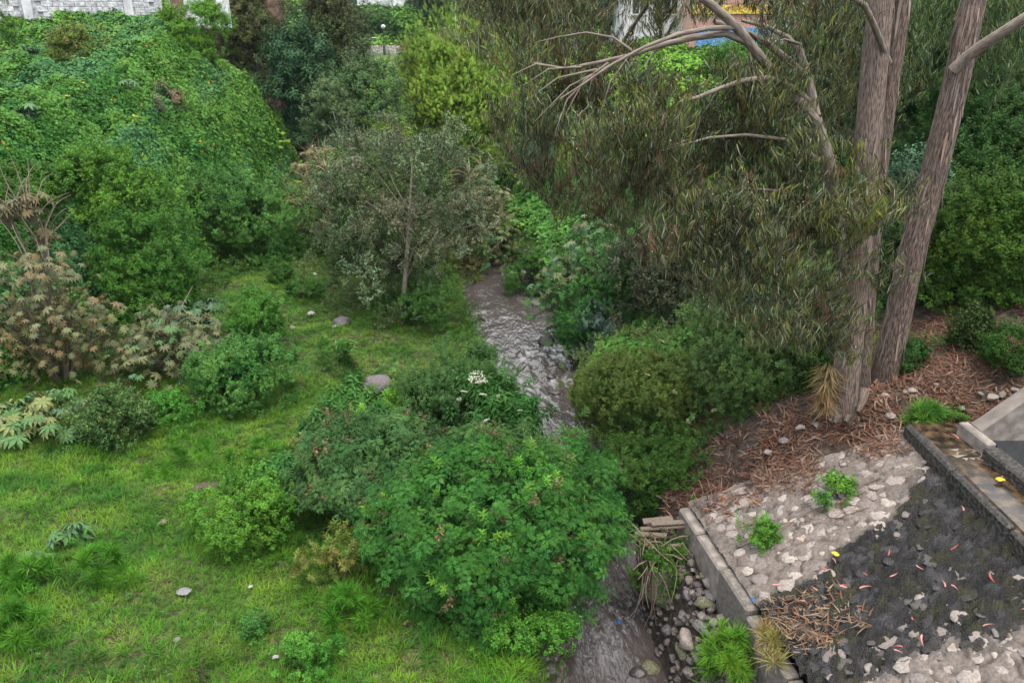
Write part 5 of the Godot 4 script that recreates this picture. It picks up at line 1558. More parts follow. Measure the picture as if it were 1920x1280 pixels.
	shrub("right_bush", "yellowish-green leafy bush right of the leaning trunk", "bush", "bushes behind the leaning trunk", 8.81, -13.90, 2.42, 2.24, 1.45, "oval", 40, 255, 0.59, Color(0.034, 0.086, 0.013), Color(0.064, 0.122, 0.018), 1088, 3, -0.75, 0.00)
	shrub("right_bush", "dark green tall bush at the upper right edge", "bush", "bushes behind the leaning trunk", 11.62, -19.00, 3.21, 2.74, 1.93, "oval", 34, 204, 0.74, Color(0.021, 0.061, 0.013), Color(0.036, 0.086, 0.018), 1089, 3, -0.75, 0.00)
	shrub("right_bush", "low dark plant on the litter slope under the leaning trunk bushes", "bush", "bushes behind the leaning trunk", 8.55, -13.40, 1.15, 0.50, 0.98, "oval", 8, 119, 0.48, Color(0.027, 0.072, 0.011), Color(0.049, 0.101, 0.018), 1090, 3, -0.75, 0.00)
	shrub("right_bush", "dark shaded bush behind the twin trunk", "bush", "bushes behind the leaning trunk", 9.71, -19.00, 2.66, 0.20, 1.60, "oval", 24, 153, 0.74, Color(0.018, 0.054, 0.018), Color(0.030, 0.072, 0.023), 1091, 3, -0.75, 0.00)
	tree("back_gum", "dark hanging gum crown behind the twin trunk at the top right", "tree", "gum crowns at the top right", 12.25, -22.00, 4.60, 5.21, 3.22, 0.53, "euca", 56, 44, 1.25, Color(0.420, 0.620, 0.420), Color(0.600, 0.800, 0.550), 1092, 0.250, mats.bark_rough, Vector3(0.00, 0.00, 0.00), 1.0)
	tree("back_gum", "dark hanging gum crown between the smooth boughs and the twin trunk", "tree", "gum crowns at the top right", 8.22, -21.00, 4.18, 6.24, 2.93, 0.76, "euca", 46, 42, 1.25, Color(0.450, 0.600, 0.420), Color(0.650, 0.750, 0.550), 1093, 0.250, mats.bark_rough, Vector3(0.00, 0.00, 0.00), 1.0)
	shrub("bank_bush", "bluish feathery bush seen through the gum foliage", "bush", "bushes on the upper right slope", 1.84, -33.00, 2.58, 2.65, 2.19, "fern", 12, 102, 1.18, Color(0.076, 0.150, 0.088), Color(0.101, 0.180, 0.104), 1094, 3, -0.75, 0.00)
	shrub("bank_bush", "light yellow-green bush seen through the gum foliage", "bush", "bushes on the upper right slope", 3.27, -30.00, 2.86, 2.27, 2.44, "fern", 14, 102, 1.18, Color(0.109, 0.240, 0.040), Color(0.151, 0.290, 0.048), 1095, 3, -0.75, 0.00)
	shrub("bank_bush", "green leafy bush in front of the far brick house", "bush", "bushes on the upper right slope", 11.47, -40.00, 3.40, 1.48, 2.89, "oval", 14, 153, 1.11, Color(0.050, 0.150, 0.024), Color(0.084, 0.200, 0.032), 1096, 3, -0.75, 0.00)
	shrub("bank_bush", "bright meadow bush below the blue panel of the far house", "bush", "bushes on the upper right slope", 8.23, -43.00, 4.51, 0.82, 3.83, "round", 12, 153, 1.11, Color(0.092, 0.230, 0.024), Color(0.160, 0.300, 0.040), 1097, 3, -0.75, 0.00)
	shrub("bank_bush", "mid-green shrub on the shaded slope behind the gum foliage", "bush", "bushes on the upper right slope", 6.30, -27.00, 4.41, 2.48, 3.75, "oval", 24, 153, 0.96, Color(0.042, 0.120, 0.028), Color(0.071, 0.170, 0.040), 1098, 3, -0.75, 0.00)
	shrub("bank_bush", "dark green shrub under the hanging gum foliage above the castor", "bush", "bushes on the upper right slope", 3.66, -25.00, 3.14, 2.21, 2.66, "oval", 18, 153, 0.81, Color(0.038, 0.110, 0.024), Color(0.063, 0.160, 0.036), 1099, 3, -0.75, 0.00)
	shrub("bank_bush", "dull green shrub behind the smooth gum trunk", "bush", "bushes on the upper right slope", 7.12, -18.50, 2.74, 2.21, 1.65, "oval", 26, 153, 0.74, Color(0.042, 0.100, 0.032), Color(0.063, 0.130, 0.040), 1100, 3, -0.75, 0.00)
	shrub("right_bush", "dark bush between the leaning trunk and the upper right bushes", "bush", "bushes behind the leaning trunk", 8.23, -14.80, 1.69, 1.80, 1.19, "oval", 26, 187, 0.74, Color(0.021, 0.061, 0.014), Color(0.036, 0.083, 0.020), 1101, 3, -0.75, 0.00)
	shrub("right_bush", "broad dark bush closing the view right of the leaning trunk", "bush", "bushes behind the leaning trunk", 10.73, -16.80, 2.90, 2.14, 1.74, "oval", 34, 204, 0.74, Color(0.021, 0.065, 0.014), Color(0.039, 0.094, 0.018), 1102, 3, -0.75, 0.00)
	shrub("right_bush", "green bush at the right edge above the litter slope", "bush", "bushes behind the leaning trunk", 9.45, -13.30, 1.72, 1.37, 1.21, "oval", 24, 204, 0.63, Color(0.034, 0.086, 0.013), Color(0.060, 0.119, 0.018), 1103, 3, -0.75, 0.00)
	shrub("right_bush", "dark bush filling the gap behind the twin trunk", "bush", "bushes behind the leaning trunk", 9.10, -20.00, 3.31, 1.85, 1.98, "oval", 30, 187, 0.81, Color(0.018, 0.054, 0.014), Color(0.034, 0.076, 0.020), 1104, 3, -0.75, 0.00)
	shrub("right_bush", "tall dark growth at the far right behind the gum trunks", "bush", "bushes behind the leaning trunk", 14.50, -25.00, 5.95, 2.92, 2.97, "oval", 40, 187, 1.04, Color(0.018, 0.054, 0.014), Color(0.034, 0.076, 0.020), 1105, 3, -0.75, 0.00)
	shrub("olive_shrub", "green leafy bush right beside the foot of the twin trunk", "bush", "olive shrubs on the right bank", 5.50, -13.20, 1.58, 1.48, 1.27, "oval", 20, 187, 0.52, Color(0.042, 0.110, 0.024), Color(0.071, 0.150, 0.036), 1106, 3, -0.75, 0.00)
	shrub("dark_bank_bush", "leafy bank bush between the castor and the gum foliage", "bush", "bushes on the right bank", 3.75, -19.50, 2.96, 1.96, 2.37, "oval", 22, 187, 0.67, Color(0.038, 0.120, 0.028), Color(0.067, 0.165, 0.040), 1107, 3, -0.75, 0.00)
	shrub("low_plant", "small shaded plant at the right edge of the litter slope", "bush", "low plants on the litter slope", 8.11, -11.50, 0.82, 0.65, 0.70, "oval", 7, 119, 0.44, Color(0.025, 0.075, 0.014), Color(0.046, 0.110, 0.020), 1108, 3, -0.75, 0.00)
	shrub("low_plant", "leafy low plant just right of the foot of the leaning trunk", "bush", "low plants on the litter slope", 6.97, -12.08, 0.59, 0.65, 0.50, "oval", 6, 102, 0.44, Color(0.029, 0.085, 0.020), Color(0.050, 0.115, 0.028), 1109, 3, -0.75, 0.00)
	shrub("low_plant", "thin dark plant in the middle of the upper litter slope", "bush", "low plants on the litter slope", 7.92, -12.31, 0.55, 0.51, 0.47, "sparse", 7, 57, 0.52, Color(0.042, 0.085, 0.024), Color(0.063, 0.090, 0.032), 1110, 3, -0.75, 0.00)
	shrub("low_plant", "grassy green sprig at the upper end of the ledge", "bush", "low plants on the litter slope", 6.93, -10.83, 0.38, 0.23, 0.32, "shoot", 4, 16, 0.50, Color(0.050, 0.140, 0.020), Color(0.076, 0.180, 0.024), 1111, 0, -0.75, 0.00)
	shrub("overhang_bush", "low leafy growth overhanging the stream at its far bend", "bush", "bushes on the right bank", 0.60, -25.60, 1.76, 2.02, 1.50, "oval", 12, 136, 0.52, Color(0.038, 0.125, 0.024), Color(0.067, 0.170, 0.032), 1112, 3, -0.75, 0.00)
	shrub("overhang_bush", "dull grassy growth leaning over the left water edge at the far bend", "bush", "bushes on the right bank", -1.81, -27.20, 1.47, 1.72, 1.25, "tall", 8, 26, 0.90, Color(0.076, 0.130, 0.036), Color(0.130, 0.130, 0.060), 1113, 0, -0.75, 0.00)
	shrub("hanging_weeds", "green weeds and dead stalks hanging down the bank below the driftwood", "weed", "", 2.48, -9.90, 1.13, 0.78, 0.79, "oval", 13, 85, 0.37, Color(0.050, 0.140, 0.020), Color(0.092, 0.170, 0.032), 1172, 5, -0.80, 0.00)
	shrub("grass_tuft", "bright green grass tuft among the boulders at the foot of the wall", "grass", "", 2.78, -7.78, 0.66, 0.90, 0.56, "tall", 9, 30, 0.55, Color(0.059, 0.180, 0.016), Color(0.101, 0.230, 0.024), 1173, 0, -0.75, 0.00)
	shrub("ivy_weed", "bright leafy weed between the driftwood and the apron corner", "weed", "weeds growing on the apron", 3.11, -10.50, 0.48, 0.40, 0.40, "oval", 5, 68, 0.37, Color(0.059, 0.180, 0.020), Color(0.084, 0.210, 0.024), 1174, 1, -0.75, 0.00)

func make_eucalyptus() -> void:
	var r := rnd(777)
	var gum := thing("smooth_gum_tree", "gum tree with smooth grey arching boughs and drooping olive-brown foliage", "gum tree", Vector3.ZERO)
	limb([Vector3(5.45, 2.50, -11.39), Vector3(5.44, 3.29, -11.49), Vector3(5.40, 4.19, -11.59), Vector3(5.23, 5.08, -11.59), Vector3(4.89, 5.95, -11.49), Vector3(4.69, 6.53, -11.39), Vector3(4.50, 6.93, -11.29), Vector3(4.26, 7.37, -11.19)], 0.160, 0.100, mats.bark_smooth, gum, "trunk", 12, 0.05)
	limb([Vector3(4.29, 7.31, -11.19), Vector3(3.99, 7.59, -11.09), Vector3(3.61, 7.90, -10.89), Vector3(3.24, 8.20, -10.69), Vector3(2.84, 8.56, -10.49), Vector3(2.42, 8.83, -10.29), Vector3(1.97, 9.08, -10.09)], 0.083, 0.046, mats.bark_smooth, gum, "bough", 10, 0.04)
	limb([Vector3(4.34, 7.29, -11.24), Vector3(4.27, 7.65, -11.39), Vector3(4.18, 7.97, -11.49), Vector3(4.07, 8.25, -11.59), Vector3(3.92, 8.42, -11.69), Vector3(3.61, 8.56, -11.69), Vector3(3.23, 8.65, -11.69)], 0.066, 0.023, mats.bark_smooth, gum, "bough", 10, 0.04)
	limb([Vector3(4.20, 7.86, -11.44), Vector3(3.84, 8.12, -11.29), Vector3(3.45, 8.35, -11.09), Vector3(3.12, 8.49, -10.99), Vector3(2.63, 8.62, -10.79)], 0.059, 0.033, mats.bark_smooth, gum, "bough", 8, 0.00)
	limb([Vector3(4.13, 8.21, -11.59), Vector3(4.07, 8.34, -11.59), Vector3(3.83, 8.40, -11.59), Vector3(3.51, 8.30, -11.49)], 0.023, 0.010, mats.bark_smooth, gum, "bough", 6, 0.00)
	limb([Vector3(4.14, 7.60, -11.19), Vector3(3.82, 7.79, -10.89), Vector3(3.35, 7.94, -10.59), Vector3(2.98, 7.92, -10.39), Vector3(2.66, 7.83, -10.29), Vector3(2.37, 7.73, -10.19), Vector3(2.08, 7.67, -10.09)], 0.046, 0.020, mats.bark_smooth, gum, "bough", 8, 0.00)
	limb([Vector3(3.02, 8.38, -10.59), Vector3(2.71, 8.48, -10.49), Vector3(2.31, 8.43, -10.49), Vector3(1.92, 8.34, -10.59), Vector3(1.53, 8.21, -10.69), Vector3(1.13, 8.12, -10.79), Vector3(0.71, 8.04, -10.89), Vector3(0.29, 8.11, -10.99)], 0.050, 0.013, mats.bark_smooth, gum, "bough", 8, 0.00)
	limb([Vector3(2.84, 8.55, -10.49), Vector3(2.45, 8.54, -10.29), Vector3(2.02, 8.47, -10.09), Vector3(1.62, 8.33, -9.99), Vector3(1.23, 8.14, -9.89), Vector3(0.85, 7.89, -9.89), Vector3(0.59, 7.73, -9.89)], 0.036, 0.008, mats.bark_smooth, gum, "bough", 8, 0.00)
	limb([Vector3(1.60, 8.25, -10.69), Vector3(1.33, 8.43, -10.79), Vector3(0.98, 8.49, -10.89), Vector3(0.64, 8.44, -10.99), Vector3(0.29, 8.36, -10.99)], 0.020, 0.007, mats.bark_smooth, gum, "bough", 6, 0.00)
	limb([Vector3(4.63, 6.68, -11.39), Vector3(3.81, 7.12, -10.79), Vector3(3.09, 7.24, -10.39), Vector3(2.56, 7.23, -10.19), Vector3(1.91, 7.09, -9.99)], 0.033, 0.010, mats.bark_smooth, gum, "bough", 6, 0.00)
	limb([Vector3(4.91, 5.81, -11.39), Vector3(3.87, 6.43, -10.69), Vector3(3.07, 6.56, -10.29), Vector3(2.47, 6.40, -10.09)], 0.030, 0.008, mats.bark_smooth, gum, "bough", 6, 0.00)
	limb([Vector3(2.19, 9.15, -12.39), Vector3(1.90, 8.49, -13.39), Vector3(1.37, 7.47, -13.79), Vector3(0.95, 6.73, -13.99), Vector3(0.38, 6.55, -13.99)], 0.040, 0.010, mats.bark_smooth, gum, "bough", 6, 0.00)
	limb([Vector3(1.33, 8.11, -10.69), Vector3(0.76, 7.84, -10.59), Vector3(0.28, 7.38, -10.49)], 0.018, 0.004, mats.bark_smooth, gum, "twig", 5, 0.00)
	limb([Vector3(1.12, 8.04, -10.69), Vector3(0.60, 7.94, -10.59), Vector3(0.17, 7.65, -10.49)], 0.018, 0.004, mats.bark_smooth, gum, "twig", 5, 0.00)
	limb([Vector3(0.99, 7.91, -10.69), Vector3(0.73, 7.67, -10.59), Vector3(0.57, 7.25, -10.49)], 0.018, 0.004, mats.bark_smooth, gum, "twig", 5, 0.00)
	limb([Vector3(1.53, 8.20, -10.69), Vector3(1.29, 7.89, -10.59), Vector3(1.13, 7.38, -10.49)], 0.018, 0.004, mats.bark_smooth, gum, "twig", 5, 0.00)
	limb([Vector3(0.70, 8.05, -10.69), Vector3(0.31, 8.11, -10.59), Vector3(0.00, 7.98, -10.49)], 0.018, 0.004, mats.bark_smooth, gum, "twig", 5, 0.00)
	limb([Vector3(1.26, 8.12, -10.69), Vector3(0.94, 7.90, -10.59), Vector3(0.70, 7.48, -10.49)], 0.018, 0.004, mats.bark_smooth, gum, "twig", 5, 0.00)
	limb([Vector3(0.91, 8.07, -10.69), Vector3(0.48, 8.05, -10.59), Vector3(0.14, 7.85, -10.49)], 0.018, 0.004, mats.bark_smooth, gum, "twig", 5, 0.00)
	limb([Vector3(1.67, 8.26, -10.69), Vector3(1.46, 7.97, -10.59), Vector3(1.34, 7.48, -10.49)], 0.018, 0.004, mats.bark_smooth, gum, "twig", 5, 0.00)
	limb([Vector3(3.04, 8.50, -10.69), Vector3(3.11, 8.14, -10.59), Vector3(3.29, 7.59, -10.49)], 0.018, 0.004, mats.bark_smooth, gum, "twig", 5, 0.00)
	limb([Vector3(1.94, 8.34, -10.69), Vector3(1.76, 8.15, -10.59), Vector3(1.67, 7.79, -10.49)], 0.018, 0.004, mats.bark_smooth, gum, "twig", 5, 0.00)
	limb([Vector3(2.46, 7.15, -10.69), Vector3(1.98, 7.02, -10.59), Vector3(1.59, 6.68, -10.49)], 0.018, 0.004, mats.bark_smooth, gum, "twig", 5, 0.00)
	limb([Vector3(2.76, 6.35, -10.69), Vector3(2.22, 6.22, -10.59), Vector3(1.79, 5.87, -10.49)], 0.018, 0.004, mats.bark_smooth, gum, "twig", 5, 0.00)
	limb([Vector3(2.76, 7.81, -10.69), Vector3(2.52, 7.45, -10.59), Vector3(2.37, 6.90, -10.49)], 0.018, 0.004, mats.bark_smooth, gum, "twig", 5, 0.00)
	var spots := {"euca": [[], PackedColorArray()], "eucared": [[], PackedColorArray()], "eucayellow": [[], PackedColorArray()]}
	var clusters := [
		[Vector3(3.08, 7.23, -10.59), 0.45, 67, 2],
		[Vector3(3.40, 7.39, -10.78), 0.34, 56, 2],
		[Vector3(2.74, 6.98, -10.86), 0.53, 78, 0],
		[Vector3(3.37, 6.58, -11.10), 0.63, 112, 0],
		[Vector3(3.74, 6.78, -10.78), 0.42, 67, 2],
		[Vector3(2.44, 6.58, -11.07), 0.55, 89, 0],
		[Vector3(1.65, 7.03, -9.64), 0.41, 67, 0],
		[Vector3(2.77, 6.13, -10.34), 0.63, 123, 0],
		[Vector3(3.70, 5.80, -11.10), 0.68, 123, 0],
		[Vector3(3.96, 6.14, -10.63), 0.45, 78, 2],
		[Vector3(2.26, 5.89, -11.03), 0.55, 89, 0],
		[Vector3(1.50, 6.47, -9.77), 0.42, 67, 1],
		[Vector3(2.53, 5.53, -10.34), 0.60, 100, 0],
		[Vector3(3.12, 5.40, -9.99), 0.62, 123, 0],
		[Vector3(3.95, 5.26, -10.46), 0.61, 112, 0],
		[Vector3(4.55, 5.40, -10.51), 0.38, 56, 2],
		[Vector3(4.44, 6.09, -9.61), 0.28, 40, 2],
		[Vector3(2.09, 5.49, -9.94), 0.43, 56, 1],
		[Vector3(3.66, 4.69, -10.04), 0.56, 100, 0],
		[Vector3(4.68, 4.39, -11.06), 0.49, 78, 0],
		[Vector3(3.21, 4.48, -10.82), 0.48, 56, 0],
		[Vector3(4.33, 4.20, -9.85), 0.34, 44, 0],
		[Vector3(4.77, 4.11, -10.87), 0.29, 33, 0],
		[Vector3(3.80, 4.21, -9.81), 0.34, 38, 0],
		[Vector3(1.77, 7.51, -10.58), 0.44, 44, 0],
		[Vector3(1.21, 7.00, -9.79), 0.38, 44, 0],
		[Vector3(4.54, 4.15, -9.59), 0.16, 13, 2],
		[Vector3(5.48, 4.76, -10.99), 0.23, 20, 0],
		[Vector3(4.62, 5.79, -9.93), 0.24, 26, 2],
		[Vector3(4.93, 6.08, -9.94), 0.21, 22, 2],
		[Vector3(5.00, 6.18, -11.16), 0.32, 33, 2],
		[Vector3(1.30, 6.37, -10.99), 0.35, 40, 1],
		[Vector3(1.77, 7.30, -10.05), 0.35, 33, 2],
		[Vector3(-0.52, 8.81, -13.48), 0.47, 49, 0],
		[Vector3(0.00, 8.64, -12.30), 0.51, 78, 0],
		[Vector3(0.65, 8.72, -12.69), 0.62, 89, 0],
		[Vector3(1.10, 8.56, -11.37), 0.47, 71, 0],
		[Vector3(-0.26, 8.17, -13.43), 0.47, 44, 0],
		[Vector3(0.33, 8.11, -12.73), 0.53, 67, 0],
		[Vector3(0.97, 8.09, -13.50), 0.56, 62, 1],
		[Vector3(1.49, 7.76, -13.29), 0.51, 62, 1],
		[Vector3(0.77, 7.56, -11.63), 0.49, 71, 1],
		[Vector3(0.24, 7.55, -11.80), 0.41, 49, 0],
		[Vector3(1.21, 7.37, -11.26), 0.43, 60, 1],
		[Vector3(0.38, 7.09, -11.20), 0.39, 49, 0],
		[Vector3(0.07, 7.89, -10.97), 0.31, 33, 2],
		[Vector3(0.32, 6.48, -11.64), 0.49, 62, 1],
		[Vector3(1.04, 6.25, -12.48), 0.53, 62, 1],
		[Vector3(0.00, 7.07, -10.80), 0.30, 33, 0],
		[Vector3(1.61, 5.50, -12.69), 0.45, 44, 1],
		[Vector3(1.58, 8.70, -11.74), 0.33, 33, 0],
		[Vector3(0.66, 5.91, -11.66), 0.37, 38, 1],
		[Vector3(2.33, 8.42, -13.08), 0.29, 38, 2],
		[Vector3(2.10, 8.64, -12.14), 0.24, 29, 2],
		[Vector3(2.69, 8.76, -11.68), 0.36, 44, 0],
		[Vector3(3.81, 8.71, -12.14), 0.38, 49, 0],
		[Vector3(4.43, 8.65, -12.77), 0.44, 56, 0],
		[Vector3(4.07, 8.23, -10.95), 0.34, 44, 0],
		[Vector3(5.21, 8.65, -13.52), 0.38, 40, 0],
		[Vector3(3.78, 7.48, -10.86), 0.30, 26, 0],
		[Vector3(5.37, 7.70, -12.89), 0.36, 38, 0],
		[Vector3(5.31, 7.10, -13.16), 0.33, 33, 0],
		[Vector3(3.40, 8.17, -10.84), 0.26, 17, 0],
		[Vector3(3.81, 7.45, -13.00), 0.36, 22, 0],
		[Vector3(5.18, 6.69, -11.82), 0.32, 33, 0],
	]
	for c in clusters:
		var tufts := []
		for i in 4:
			tufts.append([c[0] + dir(r) * c[1] * r.randf_range(0.4, 0.9), c[1] * r.randf_range(0.32, 0.55), r.randf()])
		for i in c[2]:
			var d := dir(r)
			var tuft: Array = tufts[i % 4]
			var q: Vector3 = tuft[0] + Vector3(d.x, d.y * 0.9, d.z) * tuft[1] * pow(r.randf(), 0.5)
			var kind := "euca"
			var roll := r.randf()
			if c[3] == 1 and roll < 0.36 or c[3] != 1 and roll < 0.05:
				kind = "eucared"
			elif c[3] == 2 and roll > 0.70 or c[3] == 0 and roll > 0.93:
				kind = "eucayellow"
			spots[kind][0].append(facing(Vector3(d.x * 0.5, 1.0, d.z * 0.5), r.randf() * TAU, r.randf_range(0.65, 1.1), q + Vector3.UP * 0.15))
			spots[kind][1].append(vary(Color(0.84, 0.90, 0.82).lerp(Color(0.36, 0.38, 0.35), tuft[2]), r, 0.25))
	for k in spots:
		swarms("foliage", gum, lib[k], spots[k][0], spots[k][1])
	var twin := thing("twin_gum_tree", "gum tree with two straight grey-brown trunks rising from one base", "gum tree", Vector3.ZERO)
	limb([Vector3(5.56, 2.50, -11.41), Vector3(5.50, 2.94, -11.41), Vector3(5.46, 3.78, -11.46), Vector3(5.37, 5.11, -11.51), Vector3(5.31, 5.94, -11.51), Vector3(5.24, 6.89, -11.56), Vector3(5.21, 7.64, -11.61), Vector3(5.15, 8.49, -11.61), Vector3(5.12, 9.31, -11.66), Vector3(5.11, 9.96, -11.71)], 0.207, 0.167, mats.bark_twin, twin, "trunk", 16, 0.06)
	loose_bark([Vector3(5.56, 2.50, -11.41), Vector3(5.50, 2.94, -11.41), Vector3(5.46, 3.78, -11.46), Vector3(5.37, 5.11, -11.51), Vector3(5.31, 5.94, -11.51), Vector3(5.24, 6.89, -11.56), Vector3(5.21, 7.64, -11.61), Vector3(5.15, 8.49, -11.61), Vector3(5.12, 9.31, -11.66), Vector3(5.11, 9.96, -11.71)], 0.207, 0.167, 130, twin, r)
	limb([Vector3(5.98, 2.67, -11.86), Vector3(5.87, 3.52, -11.86), Vector3(5.73, 4.65, -11.83), Vector3(5.64, 5.62, -11.81), Vector3(5.56, 6.46, -11.76), Vector3(5.49, 7.18, -11.71), Vector3(5.49, 7.92, -11.76), Vector3(5.51, 8.49, -11.81), Vector3(5.54, 9.26, -11.91), Vector3(5.54, 9.93, -12.01)], 0.163, 0.128, mats.bark_rough, twin, "trunk", 14, 0.07)
	loose_bark([Vector3(5.98, 2.67, -11.86), Vector3(5.87, 3.52, -11.86), Vector3(5.73, 4.65, -11.83), Vector3(5.64, 5.62, -11.81), Vector3(5.56, 6.46, -11.76), Vector3(5.49, 7.18, -11.71), Vector3(5.49, 7.92, -11.76), Vector3(5.51, 8.49, -11.81), Vector3(5.54, 9.26, -11.91), Vector3(5.54, 9.93, -12.01)], 0.163, 0.128, 130, twin, r)
	limb([Vector3(5.37, 8.09, -11.61), Vector3(5.14, 8.32, -11.41), Vector3(4.86, 8.57, -11.11), Vector3(4.60, 8.82, -10.91), Vector3(4.28, 8.94, -10.71)], 0.048, 0.035, mats.bark_smooth, twin, "branch", 8, 0.00)
	limb([Vector3(5.51, 2.79, -11.51), Vector3(5.44, 2.63, -11.36), Vector3(5.24, 2.59, -11.06)], 0.120, 0.030, mats.bark_twin, twin, "root", 8, 0.05)
	limb([Vector3(5.70, 2.81, -11.51), Vector3(5.63, 2.65, -11.36), Vector3(5.42, 2.61, -11.06)], 0.130, 0.030, mats.bark_twin, twin, "root", 8, 0.05)
	limb([Vector3(5.86, 2.99, -11.51), Vector3(5.79, 2.83, -11.36), Vector3(5.59, 2.79, -11.06)], 0.100, 0.030, mats.bark_twin, twin, "root", 8, 0.05)
	var lean_gum := thing("leaning_gum_tree", "leaning gum tree with deeply furrowed bark right of the twin trunk", "gum tree", Vector3.ZERO)
	limb([Vector3(6.49, 2.65, -12.11), Vector3(6.47, 3.11, -12.11), Vector3(6.49, 3.90, -12.11), Vector3(6.50, 4.75, -12.11), Vector3(6.54, 5.55, -12.11), Vector3(6.60, 6.40, -12.11), Vector3(6.64, 7.21, -12.11), Vector3(6.70, 7.90, -12.16), Vector3(6.73, 8.49, -12.21), Vector3(6.78, 9.07, -12.31), Vector3(6.78, 9.84, -12.41)], 0.224, 0.163, mats.bark_rough, lean_gum, "trunk", 18, 0.07)
	loose_bark([Vector3(6.49, 2.65, -12.11), Vector3(6.47, 3.11, -12.11), Vector3(6.49, 3.90, -12.11), Vector3(6.50, 4.75, -12.11), Vector3(6.54, 5.55, -12.11), Vector3(6.60, 6.40, -12.11), Vector3(6.64, 7.21, -12.11), Vector3(6.70, 7.90, -12.16), Vector3(6.73, 8.49, -12.21), Vector3(6.78, 9.07, -12.31), Vector3(6.78, 9.84, -12.41)], 0.224, 0.163, 240, lean_gum, r)
	limb([Vector3(6.53, 7.97, -12.01), Vector3(6.62, 8.15, -11.91), Vector3(6.73, 8.34, -11.71), Vector3(6.83, 8.49, -11.51), Vector3(6.99, 8.68, -11.31), Vector3(7.19, 8.95, -11.01)], 0.086, 0.065, mats.bark_pale, lean_gum, "branch", 8, 0.06)
	var high := [
		[Vector3(7.10, 8.74, -13.87), 0.58, 40],
		[Vector3(7.45, 8.94, -12.73), 0.58, 50],
		[Vector3(7.82, 8.26, -12.80), 0.49, 34],
		[Vector3(6.41, 8.49, -13.07), 0.49, 34],
		[Vector3(5.56, 9.10, -14.62), 0.49, 30],
		[Vector3(7.90, 7.61, -13.10), 0.45, 26],
		[Vector3(7.22, 7.71, -14.22), 0.43, 26],
	]
	var where := []
	var tint := PackedColorArray()
	for c in high:
		for i in c[2]:
			var d := dir(r)
			where.append(facing(Vector3(d.x * 0.4, 1.0, d.z * 0.4), r.randf() * TAU, r.randf_range(0.8, 1.25), c[0] + d * c[1] * sqrt(r.randf())))
			tint.append(vary(Color(0.5, 0.72, 0.5), r, 0.2))
	swarms("foliage", lean_gum, lib.euca, where, tint)
	var sheath := []
	var stint := PackedColorArray()
	for i in 38:
		var t := r.randf()
		sheath.append(facing(Vector3(r.randf_range(-0.12, 0.12), -1.0, r.randf_range(-0.1, 0.15)), r.randf() * TAU, r.randf_range(0.6, 1.2), Vector3(5.11, 3.38, -11.29).lerp(Vector3(5.11, 2.70, -11.21), t) + Vector3(r.randf_range(-0.06, 0.06), 0.16, r.randf_range(-0.08, 0.08))))
		stint.append(vary(Color(0.20, 0.135, 0.07), r, 0.35))
	var sh := thing("dead_grass_sheath", "tan dead grass hanging beside the foot of the twin trunk", "dead grass", Vector3.ZERO)
	swarms("dead_blades", sh, lib.tall, sheath, stint)

